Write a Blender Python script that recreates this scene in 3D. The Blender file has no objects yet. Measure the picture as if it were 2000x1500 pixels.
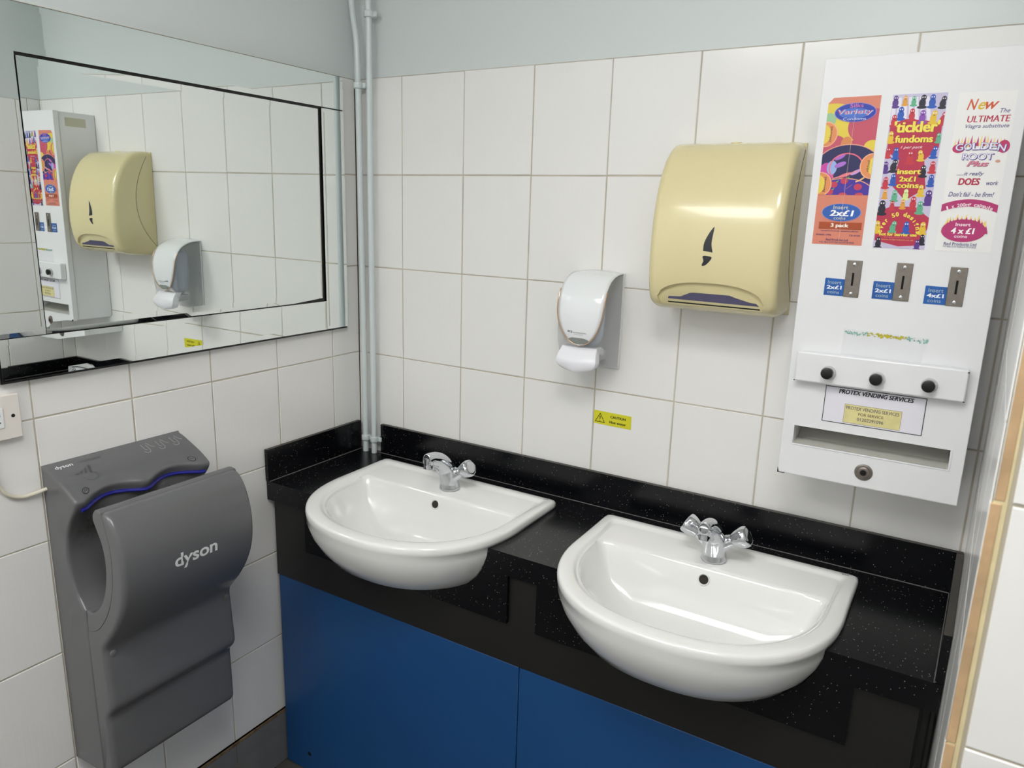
import bpy, bmesh, math, random
from mathutils import Vector, Matrix
from mathutils.geometry import tessellate_polygon
random.seed(7)
SC = bpy.context.scene
COL = SC.collection
PI = math.pi

# ------------------------------------------------------------------ camera
F_PX, CAM, AZ, EL, ROLL = 1441.6, (1.4903, -1.6065, 1.93 - .3342), .5394, -.2310, .0297
fw = Vector((-math.sin(AZ) * math.cos(EL), math.cos(AZ) * math.cos(EL), math.sin(EL)))
rt = fw.cross(Vector((0, 0, 1))).normalized()
up = rt.cross(fw)
r2 = rt * math.cos(ROLL) + up * math.sin(ROLL)
u2 = -rt * math.sin(ROLL) + up * math.cos(ROLL)
cd = bpy.data.cameras.new('camera')
cd.sensor_width = 36
cd.lens = F_PX / 2000 * 36
cd.clip_start = .01
cd.dof.use_dof = True
cd.dof.focus_distance = 1.65
cd.dof.aperture_fstop = 8.5
cam = bpy.data.objects.new('camera', cd)
M = Matrix((r2, u2, -fw)).transposed().to_4x4()
M.translation = Vector(CAM)
cam.matrix_world = M
COL.objects.link(cam)
SC.camera = cam
# ------------------------------------------------------------------ view + world
vs = SC.view_settings
vs.view_transform = 'Standard'
vs.look = 'None'
vs.gamma = 1
vs.use_curve_mapping = False
vs.exposure = 0.63
w = bpy.data.worlds.new('world')
SC.world = w
w.use_nodes = True
w.node_tree.nodes['Background'].inputs[0].default_value = (.8, .88, 1, 1)
w.node_tree.nodes['Background'].inputs[1].default_value = .0
SC.cycles.max_bounces = 10
SC.cycles.glossy_bounces = 6
SC.cycles.transparent_max_bounces = 12

# ------------------------------------------------------------------ materials
def srgb(h):
    h = h.lstrip('#')
    c = [int(h[i:i + 2], 16) / 255 for i in (0, 2, 4)]
    return tuple(x / 12.92 if x <= .04045 else ((x + .055) / 1.055) ** 2.4 for x in c) + (1,)

MATS = {}
def mat(name, col, rough=.5, metal=0., coat=0., spec=.5, bump=None, alpha=1., trans=0., noise=None):
    if name in MATS: return MATS[name]
    m = bpy.data.materials.new(name)
    m.use_nodes = True
    nt = m.node_tree
    b = nt.nodes['Principled BSDF']
    c = srgb(col) if isinstance(col, str) else col
    b.inputs['Base Color'].default_value = c
    b.inputs['Roughness'].default_value = rough
    b.inputs['Metallic'].default_value = metal
    b.inputs['Specular IOR Level'].default_value = spec
    b.inputs['Coat Weight'].default_value = coat
    b.inputs['Coat Roughness'].default_value = .06
    b.inputs['Alpha'].default_value = alpha
    b.inputs['Transmission Weight'].default_value = trans
    tc = nt.nodes.new('ShaderNodeTexCoord')
    if noise:      # (scale, amount) gentle colour variation / grime
        n = nt.nodes.new('ShaderNodeTexNoise')
        n.inputs['Scale'].default_value = noise[0]
        n.inputs['Detail'].default_value = 4
        r = nt.nodes.new('ShaderNodeValToRGB')
        r.color_ramp.elements[0].position = .35
        r.color_ramp.elements[1].position = .65
        k = noise[1]
        r.color_ramp.elements[0].color = (c[0] * (1 - k), c[1] * (1 - k), c[2] * (1 - k), 1)
        r.color_ramp.elements[1].color = c
        nt.links.new(tc.outputs['Object'], n.inputs['Vector'])
        nt.links.new(n.outputs['Fac'], r.inputs[0])
        nt.links.new(r.outputs[0], b.inputs['Base Color'])
    if bump:       # (vector scale, strength, distance)
        mp = nt.nodes.new('ShaderNodeMapping')
        mp.inputs['Scale'].default_value = bump[0]
        n = nt.nodes.new('ShaderNodeTexNoise')
        n.inputs['Scale'].default_value = 1
        n.inputs['Detail'].default_value = 3
        bp = nt.nodes.new('ShaderNodeBump')
        bp.inputs['Strength'].default_value = bump[1]
        bp.inputs['Distance'].default_value = bump[2]
        nt.links.new(tc.outputs['Object'], mp.inputs[0])
        nt.links.new(mp.outputs[0], n.inputs['Vector'])
        nt.links.new(n.outputs['Fac'], bp.inputs['Height'])
        nt.links.new(bp.outputs[0], b.inputs['Normal'])
    MATS[name] = m
    return m

TILE = mat('white_tile', '#efeeec', .16, bump=((150, 150, 2.2), .32, .0010))
GROUT = mat('grout', '#c9c1b0', .85, noise=(9, .22))
PAINT = mat('pale_blue_paint', '#d6dcdb', .45)
PIPEP = mat('pipe_paint', '#d3dcdd', .3, bump=((60, 60, 20), .15, .001))
CEIL = mat('ceiling_white', '#f0f0ee', .8)
FLOOR = mat('floor_tile', '#5c5a56', .45, noise=(14, .25))
SKIRT = mat('grey_tile', '#757576', .5, bump=((12, 12, 60), .2, .001), noise=(20, .12))
SKG = mat('skirt_grout', '#8b7355', .8, noise=(60, .5))
BISCUIT = mat('tile_biscuit', '#c9a880', .8, noise=(30, .22))
CERAMIC = mat('ceramic', '#eeeeec', .09, coat=.3)
CHROME = mat('chrome', '#d4d6da', .07, 1.)
STEEL = mat('brushed_steel', '#8f8881', .38, .85, noise=(120, .1))
MIRROR = mat('mirror_glass', '#eef3f1', .0, 1.)
MEDGE = mat('mirror_edge', '#dfe6e4', .05, 1.)
BLACKG = mat('black_gloss', '#050506', .12)
BLACKP = mat('black_plastic', '#0b0b0c', .35)
DARK = mat('dark_void', '#020202', .9)
BLUE = mat('blue_laminate', '#194d86', .38, noise=(2.5, .06))
FASC = mat('black_laminate', '#1c1b1a', .42)
CREAM = mat('cream_plastic', '#e2d6a6', .22, coat=.3)
NAVYP = mat('violet_paper', '#5a5674', .7, noise=(30, .15))
VWHITE = mat('white_enamel', '#e9eaec', .28, coat=.2)
VDARK = mat('enamel_inner', '#cfcdc4', .5)
DYS = mat('grey_plastic', '#666668', .27, coat=.1, bump=((900, 900, 900), .03, .0003))
DYSD = mat('grey_plastic_inner', '#747371', .33)
DBLUE = mat('blue_strip', '#23248c', .25)
SPLAST = mat('switch_plastic', '#e9e3dc', .35)
CABLE = mat('cream_cable', '#ddd6c4', .5)
COPPER = mat('copper_trim', '#c2a58c', .28, .5)
SWHITE = mat('gloss_white', '#eceff1', .14, coat=.4)
LEVER = mat('lever_white', '#f0f0f6', .3)
SEAM = mat('seam_dark', '#2c2b2a', .7)

def worktop_mat():
    m = mat('speckled_worktop', '#0b0c10', .22, spec=.35)
    nt = m.node_tree
    b = nt.nodes['Principled BSDF']
    tc = nt.nodes.new('ShaderNodeTexCoord')
    v = nt.nodes.new('ShaderNodeTexVoronoi')
    v.inputs['Scale'].default_value = 260
    r = nt.nodes.new('ShaderNodeValToRGB')
    r.color_ramp.elements[0].position = .0
    r.color_ramp.elements[0].color = (1, 1, 1, 1)
    r.color_ramp.elements[1].position = .24
    r.color_ramp.elements[1].color = (0, 0, 0, 1)
    n = nt.nodes.new('ShaderNodeTexWhiteNoise')
    gt = nt.nodes.new('ShaderNodeMath')
    gt.operation = 'GREATER_THAN'
    gt.inputs[1].default_value = .86
    mu = nt.nodes.new('ShaderNodeMath')
    mu.operation = 'MULTIPLY'
    mx = nt.nodes.new('ShaderNodeMix')
    mx.data_type = 'RGBA'
    mx.inputs[6].default_value = srgb('#0a0b0f')
    mx.inputs[7].default_value = srgb('#d8d8cf')
    nt.links.new(tc.outputs['Object'], v.inputs['Vector'])
    nt.links.new(v.outputs['Distance'], r.inputs[0])
    nt.links.new(v.outputs['Color'], n.inputs['Vector'])
    nt.links.new(n.outputs['Value'], gt.inputs[0])
    nt.links.new(r.outputs[0], mu.inputs[0])
    nt.links.new(gt.outputs[0], mu.inputs[1])
    nt.links.new(mu.outputs[0], mx.inputs[0])
    nt.links.new(mx.outputs[2], b.inputs['Base Color'])
    return m
WTOP = worktop_mat()

def clear_mat(name, col, alpha, rough, tint):
    m = bpy.data.materials.new(name)
    m.use_nodes = True
    nt = m.node_tree
    nt.nodes.remove(nt.nodes['Principled BSDF'])
    out = nt.nodes['Material Output']
    tr = nt.nodes.new('ShaderNodeBsdfTransparent')
    tr.inputs[0].default_value = (tint, tint, tint, 1)
    pr = nt.nodes.new('ShaderNodeBsdfPrincipled')
    pr.inputs['Base Color'].default_value = srgb(col)
    pr.inputs['Roughness'].default_value = rough
    mx = nt.nodes.new('ShaderNodeMixShader')
    mx.inputs[0].default_value = alpha
    nt.links.new(tr.outputs[0], mx.inputs[1])
    nt.links.new(pr.outputs[0], mx.inputs[2])
    nt.links.new(mx.outputs[0], out.inputs[0])
    MATS[name] = m
    return m
SMOKE = clear_mat('smoky_clear_plastic', '#d6d8d9', .30, .12, .98)
FILM = clear_mat('clear_film', '#f4f3fa', .16, .2, 1.)
COLLAR = clear_mat('clear_collar', '#e4e4e6', .6, .1, .95)

def flat(col, rough=.45):
    return mat('print_' + col.lstrip('#'), col, rough, spec=.4)

# ------------------------------------------------------------------ mesh helpers
def link(o, parent=None):
    COL.objects.link(o)
    if parent: o.parent = parent
    return o

def empty(name, loc=(0, 0, 0)):
    o = bpy.data.objects.new(name, None)
    o.empty_display_size = .05
    o.location = loc
    COL.objects.link(o)
    return o

def tag(o, label=None, cat=None, group=None, kind=None):
    if label: o['label'] = label
    if cat: o['category'] = cat
    if group: o['group'] = group
    if kind: o['kind'] = kind
    return o

def fin(name, bm, mats, parent=None, smooth=False, bevel=0, seg=2, angle=35):
    """bmesh in WORLD coordinates -> object; relative to the parent's location"""
    bmesh.ops.recalc_face_normals(bm, faces=bm.faces)
    me = bpy.data.meshes.new(name)
    bm.to_mesh(me)
    bm.free()
    if not isinstance(mats, (list, tuple)): mats = [mats]
    for m in mats: me.materials.append(m)
    if smooth:
        for p in me.polygons: p.use_smooth = True
    o = bpy.data.objects.new(name, me)
    COL.objects.link(o)
    if parent:
        o.parent = parent
        par = parent
        off = Vector((0, 0, 0))
        while par:
            off += Vector(par.location)
            par = par.parent
        me.transform(Matrix.Translation(-off))
    if bevel:
        b = o.modifiers.new('b', 'BEVEL')
        b.width = bevel
        b.segments = seg
        b.limit_method = 'ANGLE'
        b.angle_limit = math.radians(angle)
        b.harden_normals = False
        if not smooth:
            for p in me.polygons: p.use_smooth = True
            me.set_sharp_from_angle(angle=math.radians(32))
    elif smooth:
        me.set_sharp_from_angle(angle=math.radians(angle))
    return o

def bx(bm, x0, x1, y0, y1, z0, z1, mi=0):
    vs_ = [bm.verts.new(p) for p in ((x0, y0, z0), (x1, y0, z0), (x1, y1, z0), (x0, y1, z0), (x0, y0, z1), (x1, y0, z1), (x1, y1, z1), (x0, y1, z1))]
    for f in ((0, 3, 2, 1), (4, 5, 6, 7), (0, 1, 5, 4), (1, 2, 6, 5), (2, 3, 7, 6), (3, 0, 4, 7)):
        fc = bm.faces.new([vs_[i] for i in f])
        fc.material_index = mi

def box(name, x0, x1, y0, y1, z0, z1, m, parent=None, bevel=0, seg=2):
    bm = bmesh.new()
    bx(bm, x0, x1, y0, y1, z0, z1)
    return fin(name, bm, m, parent, bevel=bevel, seg=seg)

def loft(bm, rings, cap0=True, cap1=True, closed=True, mi=0):
    R = [[bm.verts.new(p) for p in r] for r in rings]
    n = len(R[0])
    for a, b in zip(R[:-1], R[1:]):
        for i in range(n if closed else n - 1):
            j = (i + 1) % n
            f = bm.faces.new((a[i], a[j], b[j], b[i]))
            f.material_index = mi
    for flag, r in ((cap0, R[0]), (cap1, R[-1])):
        if flag:
            try:
                f = bm.faces.new(r)
                f.material_index = mi
            except ValueError: pass
    return R

def basis(d):
    d = Vector(d).normalized()
    a = Vector((0, 0, 1)) if abs(d.z) < .9 else Vector((1, 0, 0))
    u = d.cross(a).normalized()
    return u, d.cross(u).normalized(), d

def lathe(bm, c, d, prof, n=24, mi=0, lobes=0, lob=0.):
    """prof: list of (radius, distance along d)"""
    u, v, d = basis(d)
    c = Vector(c)
    rings = []
    for r, h in prof:
        ring = []
        for i in range(n):
            a = 2 * PI * i / n
            rr = r * (1 + (lob * math.cos(lobes * a) if lobes else 0))
            ring.append(c + d * h + (u * math.cos(a) + v * math.sin(a)) * rr)
        rings.append(ring)
    loft(bm, rings, mi=mi)

def tube(bm, pts, rad, n=14, mi=0):
    pts = [Vector(p) for p in pts]
    rings = []
    prev = None
    for i, p in enumerate(pts):
        a = pts[max(0, i - 1)]
        b = pts[min(len(pts) - 1, i + 1)]
        t = (b - a).normalized()
        if prev is None:
            u = basis(t)[0]
        else:
            u = (prev - t * prev.dot(t)).normalized()
        prev = u
        v = t.cross(u)
        r = rad[i] if isinstance(rad, (list, tuple)) else rad
        ru, rv = r if isinstance(r, tuple) else (r, r)
        rings.append([p + u * math.cos(2 * PI * k / n) * ru + v * math.sin(2 * PI * k / n) * rv for k in range(n)])
    loft(bm, rings, mi=mi)

def catmull(pts, sub=6, closed=False):
    P = [Vector(p) for p in pts]
    n = len(P)
    out = []
    for i in range(n if closed else n - 1):
        p0 = P[(i - 1) % n] if closed or i > 0 else P[0] * 2 - P[1]
        p1 = P[i]
        p2 = P[(i + 1) % n]
        p3 = P[(i + 2) % n] if closed or i + 2 < n else P[-1] * 2 - P[-2]
        for k in range(sub):
            t = k / sub
            out.append(.5 * ((2 * p1) + (p2 - p0) * t + (2 * p0 - 5 * p1 + 4 * p2 - p3) * t * t + (3 * p1 - p0 - 3 * p2 + p3) * t ** 3))
    if not closed: out.append(P[-1])
    return out

def inset2d(poly, d):
    n = len(poly)
    A = sum(poly[i][0] * poly[(i + 1) % n][1] - poly[(i + 1) % n][0] * poly[i][1] for i in range(n))
    s = 1 if A > 0 else -1
    out = []
    for i in range(n):
        a, b, c = Vector(poly[i - 1]).to_2d(), Vector(poly[i]).to_2d(), Vector(poly[(i + 1) % n]).to_2d()
        e1 = (b - a).normalized() if (b - a).length > 1e-9 else (c - b).normalized()
        e2 = (c - b).normalized() if (c - b).length > 1e-9 else e1
        n1 = Vector((-e1.y, e1.x)) * s
        n2 = Vector((-e2.y, e2.x)) * s
        m = (n1 + n2)
        if m.length < 1e-4: m = n1
        m.normalize()
        k = 1 / max(.45, m.dot(n1))
        out.append(b + m * d * k)
    return out

def extrude_round(bm, poly, s0, s1, r, place, mid=1, warp=None, keep=None, steps=5):
    """closed 2-D profile swept s0..s1 with rounded ends; place(p2, s) -> 3-D"""
    sl = [(s0 + r * (1 - math.cos(t)), r * (1 - math.sin(t))) for t in [PI / 2 * i / steps for i in range(steps + 1)]]
    inner = [(s0 + r + (s1 - s0 - 2 * r) * i / mid, 0) for i in range(1, mid)]
    tail = [(s0 + s1 - s, d) for s, d in reversed(sl)]
    rings = []
    for s, d in sl + inner + tail:
        q = inset2d(poly, d) if d > 1e-6 else [Vector(p).to_2d() for p in poly]
        ring = []
        for i, p in enumerate(q):
            p = Vector(p)
            if keep and keep(poly[i]): p = Vector(poly[i]).to_2d()
            if warp: p = warp(p, poly[i], s)
            ring.append(place(p, s))
        rings.append(ring)
    R = loft(bm, rings, cap0=False, cap1=False)
    for ring, pts in ((R[0], rings[0]), (R[-1], rings[-1])):
        k = [2, 1] if abs(place((0, 0), 0)[1] - place((0, 0), 1)[1]) < 1e-9 else [0, 2]
        if k == [0, 2]: P2 = [Vector((v.co.x, v.co.z, 0)) for v in ring]
        else: P2 = [Vector((v.co.y, v.co.z, 0)) for v in ring]
        for t in tessellate_polygon([P2]):
            try: bm.faces.new([ring[i] for i in t])
            except ValueError: pass

def boolean(o, cutters, op='DIFFERENCE'):
    for c in cutters:
        md = o.modifiers.new('cut', 'BOOLEAN')
        md.operation = op
        md.solver = 'EXACT'
        md.object = c
    bpy.context.view_layer.update()
    dg = bpy.context.evaluated_depsgraph_get()
    me = bpy.data.meshes.new_from_object(o.evaluated_get(dg))
    o.modifiers.clear()
    old = o.data
    o.data = me
    for c in cutters:
        cm = c.data
        bpy.data.objects.remove(c)
    return o

# ------------------------------------------------------------------ printed flats
_tc = {}
def text_tris(s, bold=0., shear=0., space=1.):
    key = (s, bold, shear, space)
    if key in _tc: return _tc[key]
    cu = bpy.data.curves.new('t', 'FONT')
    cu.body = s
    cu.resolution_u = 3
    cu.offset = bold
    cu.shear = shear
    cu.space_character = space
    o = bpy.data.objects.new('t', cu)
    COL.objects.link(o)
    bpy.context.view_layer.update()
    dg = bpy.context.evaluated_depsgraph_get()
    me = bpy.data.meshes.new_from_object(o.evaluated_get(dg))
    V = [(v.co.x, v.co.y) for v in me.vertices]
    T = [tuple(p.vertices) for p in me.polygons]
    bpy.data.objects.remove(o)
    bpy.data.curves.remove(cu)
    bpy.data.meshes.remove(me)
    _tc[key] = (V, T)
    return V, T

class Print:
    """flat artwork in (u, v); place(u, v, h) -> 3-D"""
    def __init__(self, place):
        self.bm = bmesh.new()
        self.place = place
        self.mats = []
        self.h = .0003
        self.rot = None
    def mi(self, m):
        if m not in self.mats: self.mats.append(m)
        return self.mats.index(m)
    def up(self, k=1): self.h += .00002 * k
    def face(self, pts, m, h=None):
        self.h += .000003
        h = self.h if h is None else h
        vs_ = [self.bm.verts.new(self.place(u, v, h)) for u, v in pts]
        if len(pts) > 4:
            for t in tessellate_polygon([[Vector((u, v, 0)) for u, v in pts]]):
                try:
                    f = self.bm.faces.new([vs_[i] for i in t])
                    f.material_index = self.mi(m)
                except ValueError: pass
        else:
            f = self.bm.faces.new(vs_)
            f.material_index = self.mi(m)
    def slab(self, pts, m, h):
        n = len(pts)
        self.face(pts, m, h)
        for i in range(n):
            a, b = pts[i], pts[(i + 1) % n]
            f = self.bm.faces.new([self.bm.verts.new(self.place(*p)) for p in ((*a, 0), (*b, 0), (*b, h), (*a, h))])
            f.material_index = self.mi(m)
        self.h = h + .00003
    def rect(self, u0, v0, u1, v1, m, nu=1):
        for i in range(nu):
            a = u0 + (u1 - u0) * i / nu
            b = u0 + (u1 - u0) * (i + 1) / nu
            self.face([(a, v0), (b, v0), (b, v1), (a, v1)], m)
    def ell(self, cu, cv, ru, rv, m, n=28, a0=0, a1=2 * PI, rot=0):
        c, s = math.cos(rot), math.sin(rot)
        P = []
        full = abs(a1 - a0 - 2 * PI) < 1e-6
        for i in range(n if full else n + 1):
            a = a0 + (a1 - a0) * i / n
            x, y = ru * math.cos(a), rv * math.sin(a)
            P.append((cu + x * c - y * s, cv + x * s + y * c))
        self.face(P, m)
    def clipell(self, cu, cv, ru, rv, m, box_, n=48):
        """ellipse clipped to a rectangle"""
        x0, y0, x1, y1 = box_
        P = [(cu + ru * math.cos(2 * PI * i / n), cv + rv * math.sin(2 * PI * i / n)) for i in range(n)]
        def clip(P, inside, inter):
            out = []
            for i in range(len(P)):
                a, b = P[i - 1], P[i]
                if inside(b):
                    if not inside(a): out.append(inter(a, b))
                    out.append(b)
                elif inside(a): out.append(inter(a, b))
            return out
        def ix(x): return lambda a, b: (x, a[1] + (b[1] - a[1]) * (x - a[0]) / (b[0] - a[0]))
        def iy(y): return lambda a, b: (a[0] + (b[0] - a[0]) * (y - a[1]) / (b[1] - a[1]), y)
        P = clip(P, lambda p: p[0] >= x0, ix(x0))
        if P: P = clip(P, lambda p: p[0] <= x1, ix(x1))
        if P: P = clip(P, lambda p: p[1] >= y0, iy(y0))
        if P: P = clip(P, lambda p: p[1] <= y1, iy(y1))
        if len(P) > 2: self.face(P, m)
    def text(self, s, cu, cv, wd, ht, m, bold=0., shear=0., rot=0., space=1., align='c'):
        """text fitted to a box of width wd and height ht centred at cu, cv"""
        if 'M' in s and bold > .0:
            e = ht * .03
            for k in (-1, 0, 1): self.text(s, cu + k * e, cv, wd - 2 * e, ht, m, 0., shear, rot, space)
            return
        if bold > .024:      # heavy lettering: two overlapping strokes
            e = ht * .035
            self.text(s, cu - e, cv, wd - 2 * e, ht, m, .018, shear, rot, space)
            self.text(s, cu + e, cv, wd - 2 * e, ht, m, .018, shear, rot, space)
            return
        V, T = text_tris(s, bold, shear, space)
        if not V: return
        x0 = min(v[0] for v in V); x1 = max(v[0] for v in V)
        y0 = min(v[1] for v in V); y1 = max(v[1] for v in V)
        sx = wd / (x1 - x0)
        sy = ht / (y1 - y0)
        c, s_ = math.cos(rot), math.sin(rot)
        k = self.mi(m)
        self.h += .000004
        Q = []
        for x, y in V:
            X, Y = (x - (x0 + x1) / 2) * sx, (y - (y0 + y1) / 2) * sy
            Q.append(self.bm.verts.new(self.place(cu + X * c - Y * s_, cv + X * s_ + Y * c, self.h)))
        for t in T:
            try:
                f = self.bm.faces.new([Q[i] for i in t])
                f.material_index = k
            except ValueError: pass
    def arc(self, s, cu, cv, rad, a_mid, da, ht, m, bold=0., shear=0., ry=1.):
        """letters along an arc (angles in radians, clockwise reading on the top side)"""
        n = len(s)
        for i, ch in enumerate(s):
            if ch == ' ': continue
            a = a_mid + da * ((n - 1) / 2 - i)
            wd = {'i': .35, 'l': .35, '1': .5, 'm': 1.25, 'w': 1.2, 'r': .6, '.': .3}.get(ch, .85) * ht * .8
            hh = ht if ch in 'dlbkth0123456789fpgyq' else ht * .74
            rr = rad - (.14 * ht if ch in 'pgyq' else 0) - (.0 if hh == ht else .13 * ht)
            self.text(ch, cu + rr * math.cos(a), cv + rr * ry * math.sin(a), wd, hh, m, bold, shear, a - PI / 2)
    def done(self, name, parent):
        return fin(name, self.bm, self.mats, parent)

# ------------------------------------------------------------------ tiled walls
def tiled(name, cols, rows, place, extra=None, g=.0028, lo=.0014):
    """individual tile faces standing over a grout bed; place(s, z, h)"""
    bm = bmesh.new()
    def quad(P, mi):
        f = bm.faces.new([bm.verts.new(p) for p in P])
        f.material_index = mi
    s0, s1, z0, z1 = cols[0], cols[-1], rows[0], rows[-1]
    quad([place(s0, z0, -lo), place(s1, z0, -lo), place(s1, z1, -lo), place(s0, z1, -lo)], 1)
    rnd = random.Random(3)
    for a, b in zip(cols[:-1], cols[1:]):
        for c, d in zip(rows[:-1], rows[1:]):
            j = lambda: rnd.uniform(-.0004, .0004)
            x0, x1, y0, y1 = a + g / 2 + j(), b - g / 2 + j(), c + g / 2 + j(), d - g / 2 + j()
            tl = [rnd.uniform(-.00012, .00012) for _ in range(4)]
            e = .0012
            O = [(x0, y0), (x1, y0), (x1, y1), (x0, y1)]
            I = [(x0 + e, y0 + e), (x1 - e, y0 + e), (x1 - e, y1 - e), (x0 + e, y1 - e)]
            ov = [bm.verts.new(place(p[0], p[1], -lo)) for p in O]
            iv = [bm.verts.new(place(p[0], p[1], tl[k])) for k, p in enumerate(I)]
            f = bm.faces.new(iv)
            for k in range(4):
                bm.faces.new((ov[k], ov[(k + 1) % 4], iv[(k + 1) % 4], iv[k]))
    if extra: extra(bm)
    me = bpy.data.meshes.new(name)
    bm.normal_update()
    bm.to_mesh(me)
    bm.free()
    for m in (TILE, GROUT, PAINT): me.materials.append(m)
    o = bpy.data.objects.new(name, me)
    COL.objects.link(o)
    o['kind'] = 'structure'
    return o

ZT = 1.93
ROWS = [.0, .173, .418, .671, .923, 1.177, 1.428, 1.679, ZT]
CZ = 2.55
FZ = .02
def quadm(bm, P, mi):
    f = bm.faces.new([bm.verts.new(p) for p in P])
    f.material_index = mi

def ex_back(bm):
    quadm(bm, [(-.02, .006, ZT - .02), (2.9, .006, ZT - .02), (2.9, .006, CZ), (-.02, .006, CZ)], 2)
    quadm(bm, [(0, .0, ZT - .0015), (1.6, .0, ZT - .0015), (1.6, .008, ZT), (0, .008, ZT)], 0)
tiled('wall_back', [0, .1641] + [.1641 + .2 * i for i in range(1, 8)] + [1.59], ROWS, lambda s, z, h: (s, -h, z), ex_back)
LC = [0, .1079] + [.1079 + .2 * i for i in range(1, 15)]
def ex_left(bm):
    quadm(bm, [(-.006, .02, ZT - .02), (-.006, -3.1, ZT - .02), (-.006, -3.1, CZ), (-.006, .02, CZ)], 2)
    quadm(bm, [(0, 0, ZT - .0015), (0, -3, ZT - .0015), (-.008, -3, ZT), (-.008, 0, ZT)], 0)
tiled('wall_left', LC, ROWS, lambda s, z, h: (h, -s, z), ex_left)
# right return wall, running from the back wall to an outside corner; very slightly out of square
def RW(s, z, h): return (1.572 - .037 * s - h, -s, z)
RR = [0, .10, .352, .604, .856, 1.105, 1.3545, 1.606, 1.858, ZT]
def ex_right(bm):
    quadm(bm, [RW(-.02, ZT - .02, -.006), RW(.85, ZT - .02, -.006), RW(.85, CZ, -.006), RW(-.02, CZ, -.006)], 2)
    quadm(bm, [RW(0, ZT - .0015, 0), RW(.85, ZT - .0015, 0), RW(.85, ZT, -.008), RW(0, ZT, -.008)], 0)
tiled('wall_right', [0, .05, .25, .45, .65, .849], ROWS, RW, ex_right)
CX = 1.572 - .037 * .85
def ex_end(bm):
    quadm(bm, [(CX + .006, -.844, ZT - .02), (2.9, -.844, ZT - .02), (2.9, -.844, CZ), (CX + .006, -.844, CZ)], 2)
tiled('wall_right_return', [CX + .0155] + [CX + .0155 + .2 * i for i in range(1, 8)], RR, lambda s, z, h: (s, -.850 - h, z), ex_end)
# bare biscuit edge of the corner tiles with its glaze line
bm = bmesh.new()
for k, (a, b) in enumerate(zip(RR[:-1], RR[1:])):
    dx = (.0, .0022)[k >= 6]
    bx(bm, CX + .0008 + dx, CX + .0088 + dx, -.8512 + dx * .4, -.840, a + .002, b - .0015, 0)
    bx(bm, CX + dx, CX + .0008 + dx, -.8505, -.840, a + .002, b - .0015, 1)
bx(bm, CX + .002, CX + .0135, -.8498, -.84, 0, ZT, 2)
bx(bm, CX + .002, CX + .0165, -.8490, -.84, 0, ZT, 3)
o = fin('trim_1', bm, [BISCUIT, TILE, mat('pale_grout', '#e0d0a4', .7, noise=(40, .12)), mat('corner_grout', '#b5ac98', .8)], bevel=.0006)
o['kind'] = 'structure'
# the rest of the room
for nm, P in (('wall_far_right', [(2.9, -.8, 0), (2.9, -3, 0), (2.9, -3, CZ), (2.9, -.8, CZ)]),
              ('wall_front', [(-.02, -3, 0), (2.92, -3, 0), (2.92, -3, CZ), (-.02, -3, CZ)])):
    bm = bmesh.new()
    quadm(bm, P, 0)
    o = fin(nm, bm, mat('room_wall', '#e4e4e2', .4))
    o['kind'] = 'structure'
bm = bmesh.new()
bx(bm, -.02, 2.95, -3.05, .02, CZ, CZ + .05)
o = fin('ceiling', bm, CEIL); o['kind'] = 'structure'
bm = bmesh.new()
for i in range(-1, 10):
    for j in range(0, 10):
        x0, y1 = i * .33 - .19, -j * .33 - .06 + .33
        x0_, x1_ = max(-.02, x0 + .002), min(2.93, x0 + .328)
        y0_, y1_ = max(-3.03, y1 - .328), min(.01, y1 - .002)
        if x1_ > x0_ and y1_ > y0_: bx(bm, x0_, x1_, y0_, y1_, FZ - .01, FZ)
bx(bm, -.02, 2.93, -3.03, .01, FZ - .02, FZ - .0015, 1)
o = fin('floor', bm, [FLOOR, mat('floor_grout', '#2b2722', .9)]); o['kind'] = 'structure'
# grey tile skirting on the left wall, with its dirty grout line on top
bm = bmesh.new()
s = .345
ys = [-.0, -.302, -.512, -.82, -1.13, -1.44, -1.75, -2.06, -2.37, -2.68, -2.98]
for a, b in zip(ys[:-1], ys[1:]):
    bx(bm, .0, .009, b + .0012, a - .0012, FZ + .002, .178, 0)
bx(bm, .0, .0075, -2.98, -.0, FZ, .1865, 1)
bx(bm, .0, .0098, -2.98, -.0, .1795, .1865, 1)
o = fin('baseboard_left', bm, [SKIRT, SKG], bevel=.0008); o['kind'] = 'structure'

# ------------------------------------------------------------------ ceiling lights (the room's lamps, above the frame)
def light_panel(x, y, sx, sy, power, label):
    t = empty('ceiling_light', (x, y, CZ))
    tag(t, label, 'ceiling light', 'ceiling light panels')
    bm = bmesh.new()
    for a, b, c, d in ((-1, 1, -1, -.96), (-1, 1, .96, 1), (-1, -.96, -.96, .96), (.96, 1, -.96, .96)):
        bx(bm, x + a * sx / 2, x + b * sx / 2, y + c * sy / 2, y + d * sy / 2, CZ - .02, CZ - .0005)
    fin('frame', bm, SWHITE, t, bevel=.002)
    m = bpy.data.materials.new('lit_diffuser')
    m.use_nodes = True
    b = m.node_tree.nodes['Principled BSDF']
    b.inputs['Base Color'].default_value = (.9, .9, .9, 1)
    b.inputs['Emission Color'].default_value = (.995, .99, .975, 1)
    b.inputs['Emission Strength'].default_value = power
    bm = bmesh.new()
    bx(bm, x - sx * .475, x + sx * .475, y - sy * .475, y + sy * .475, CZ - .075, CZ - .012)
    fin('diffuser', bm, m, t)
    return t
light_panel(1.38, -1.46, .60, .36, 13.5, 'square ceiling light panel above the basins')
light_panel(.60, -2.20, .6, .6, 9.5, 'large ceiling light panel by the front wall behind the viewer')

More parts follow.
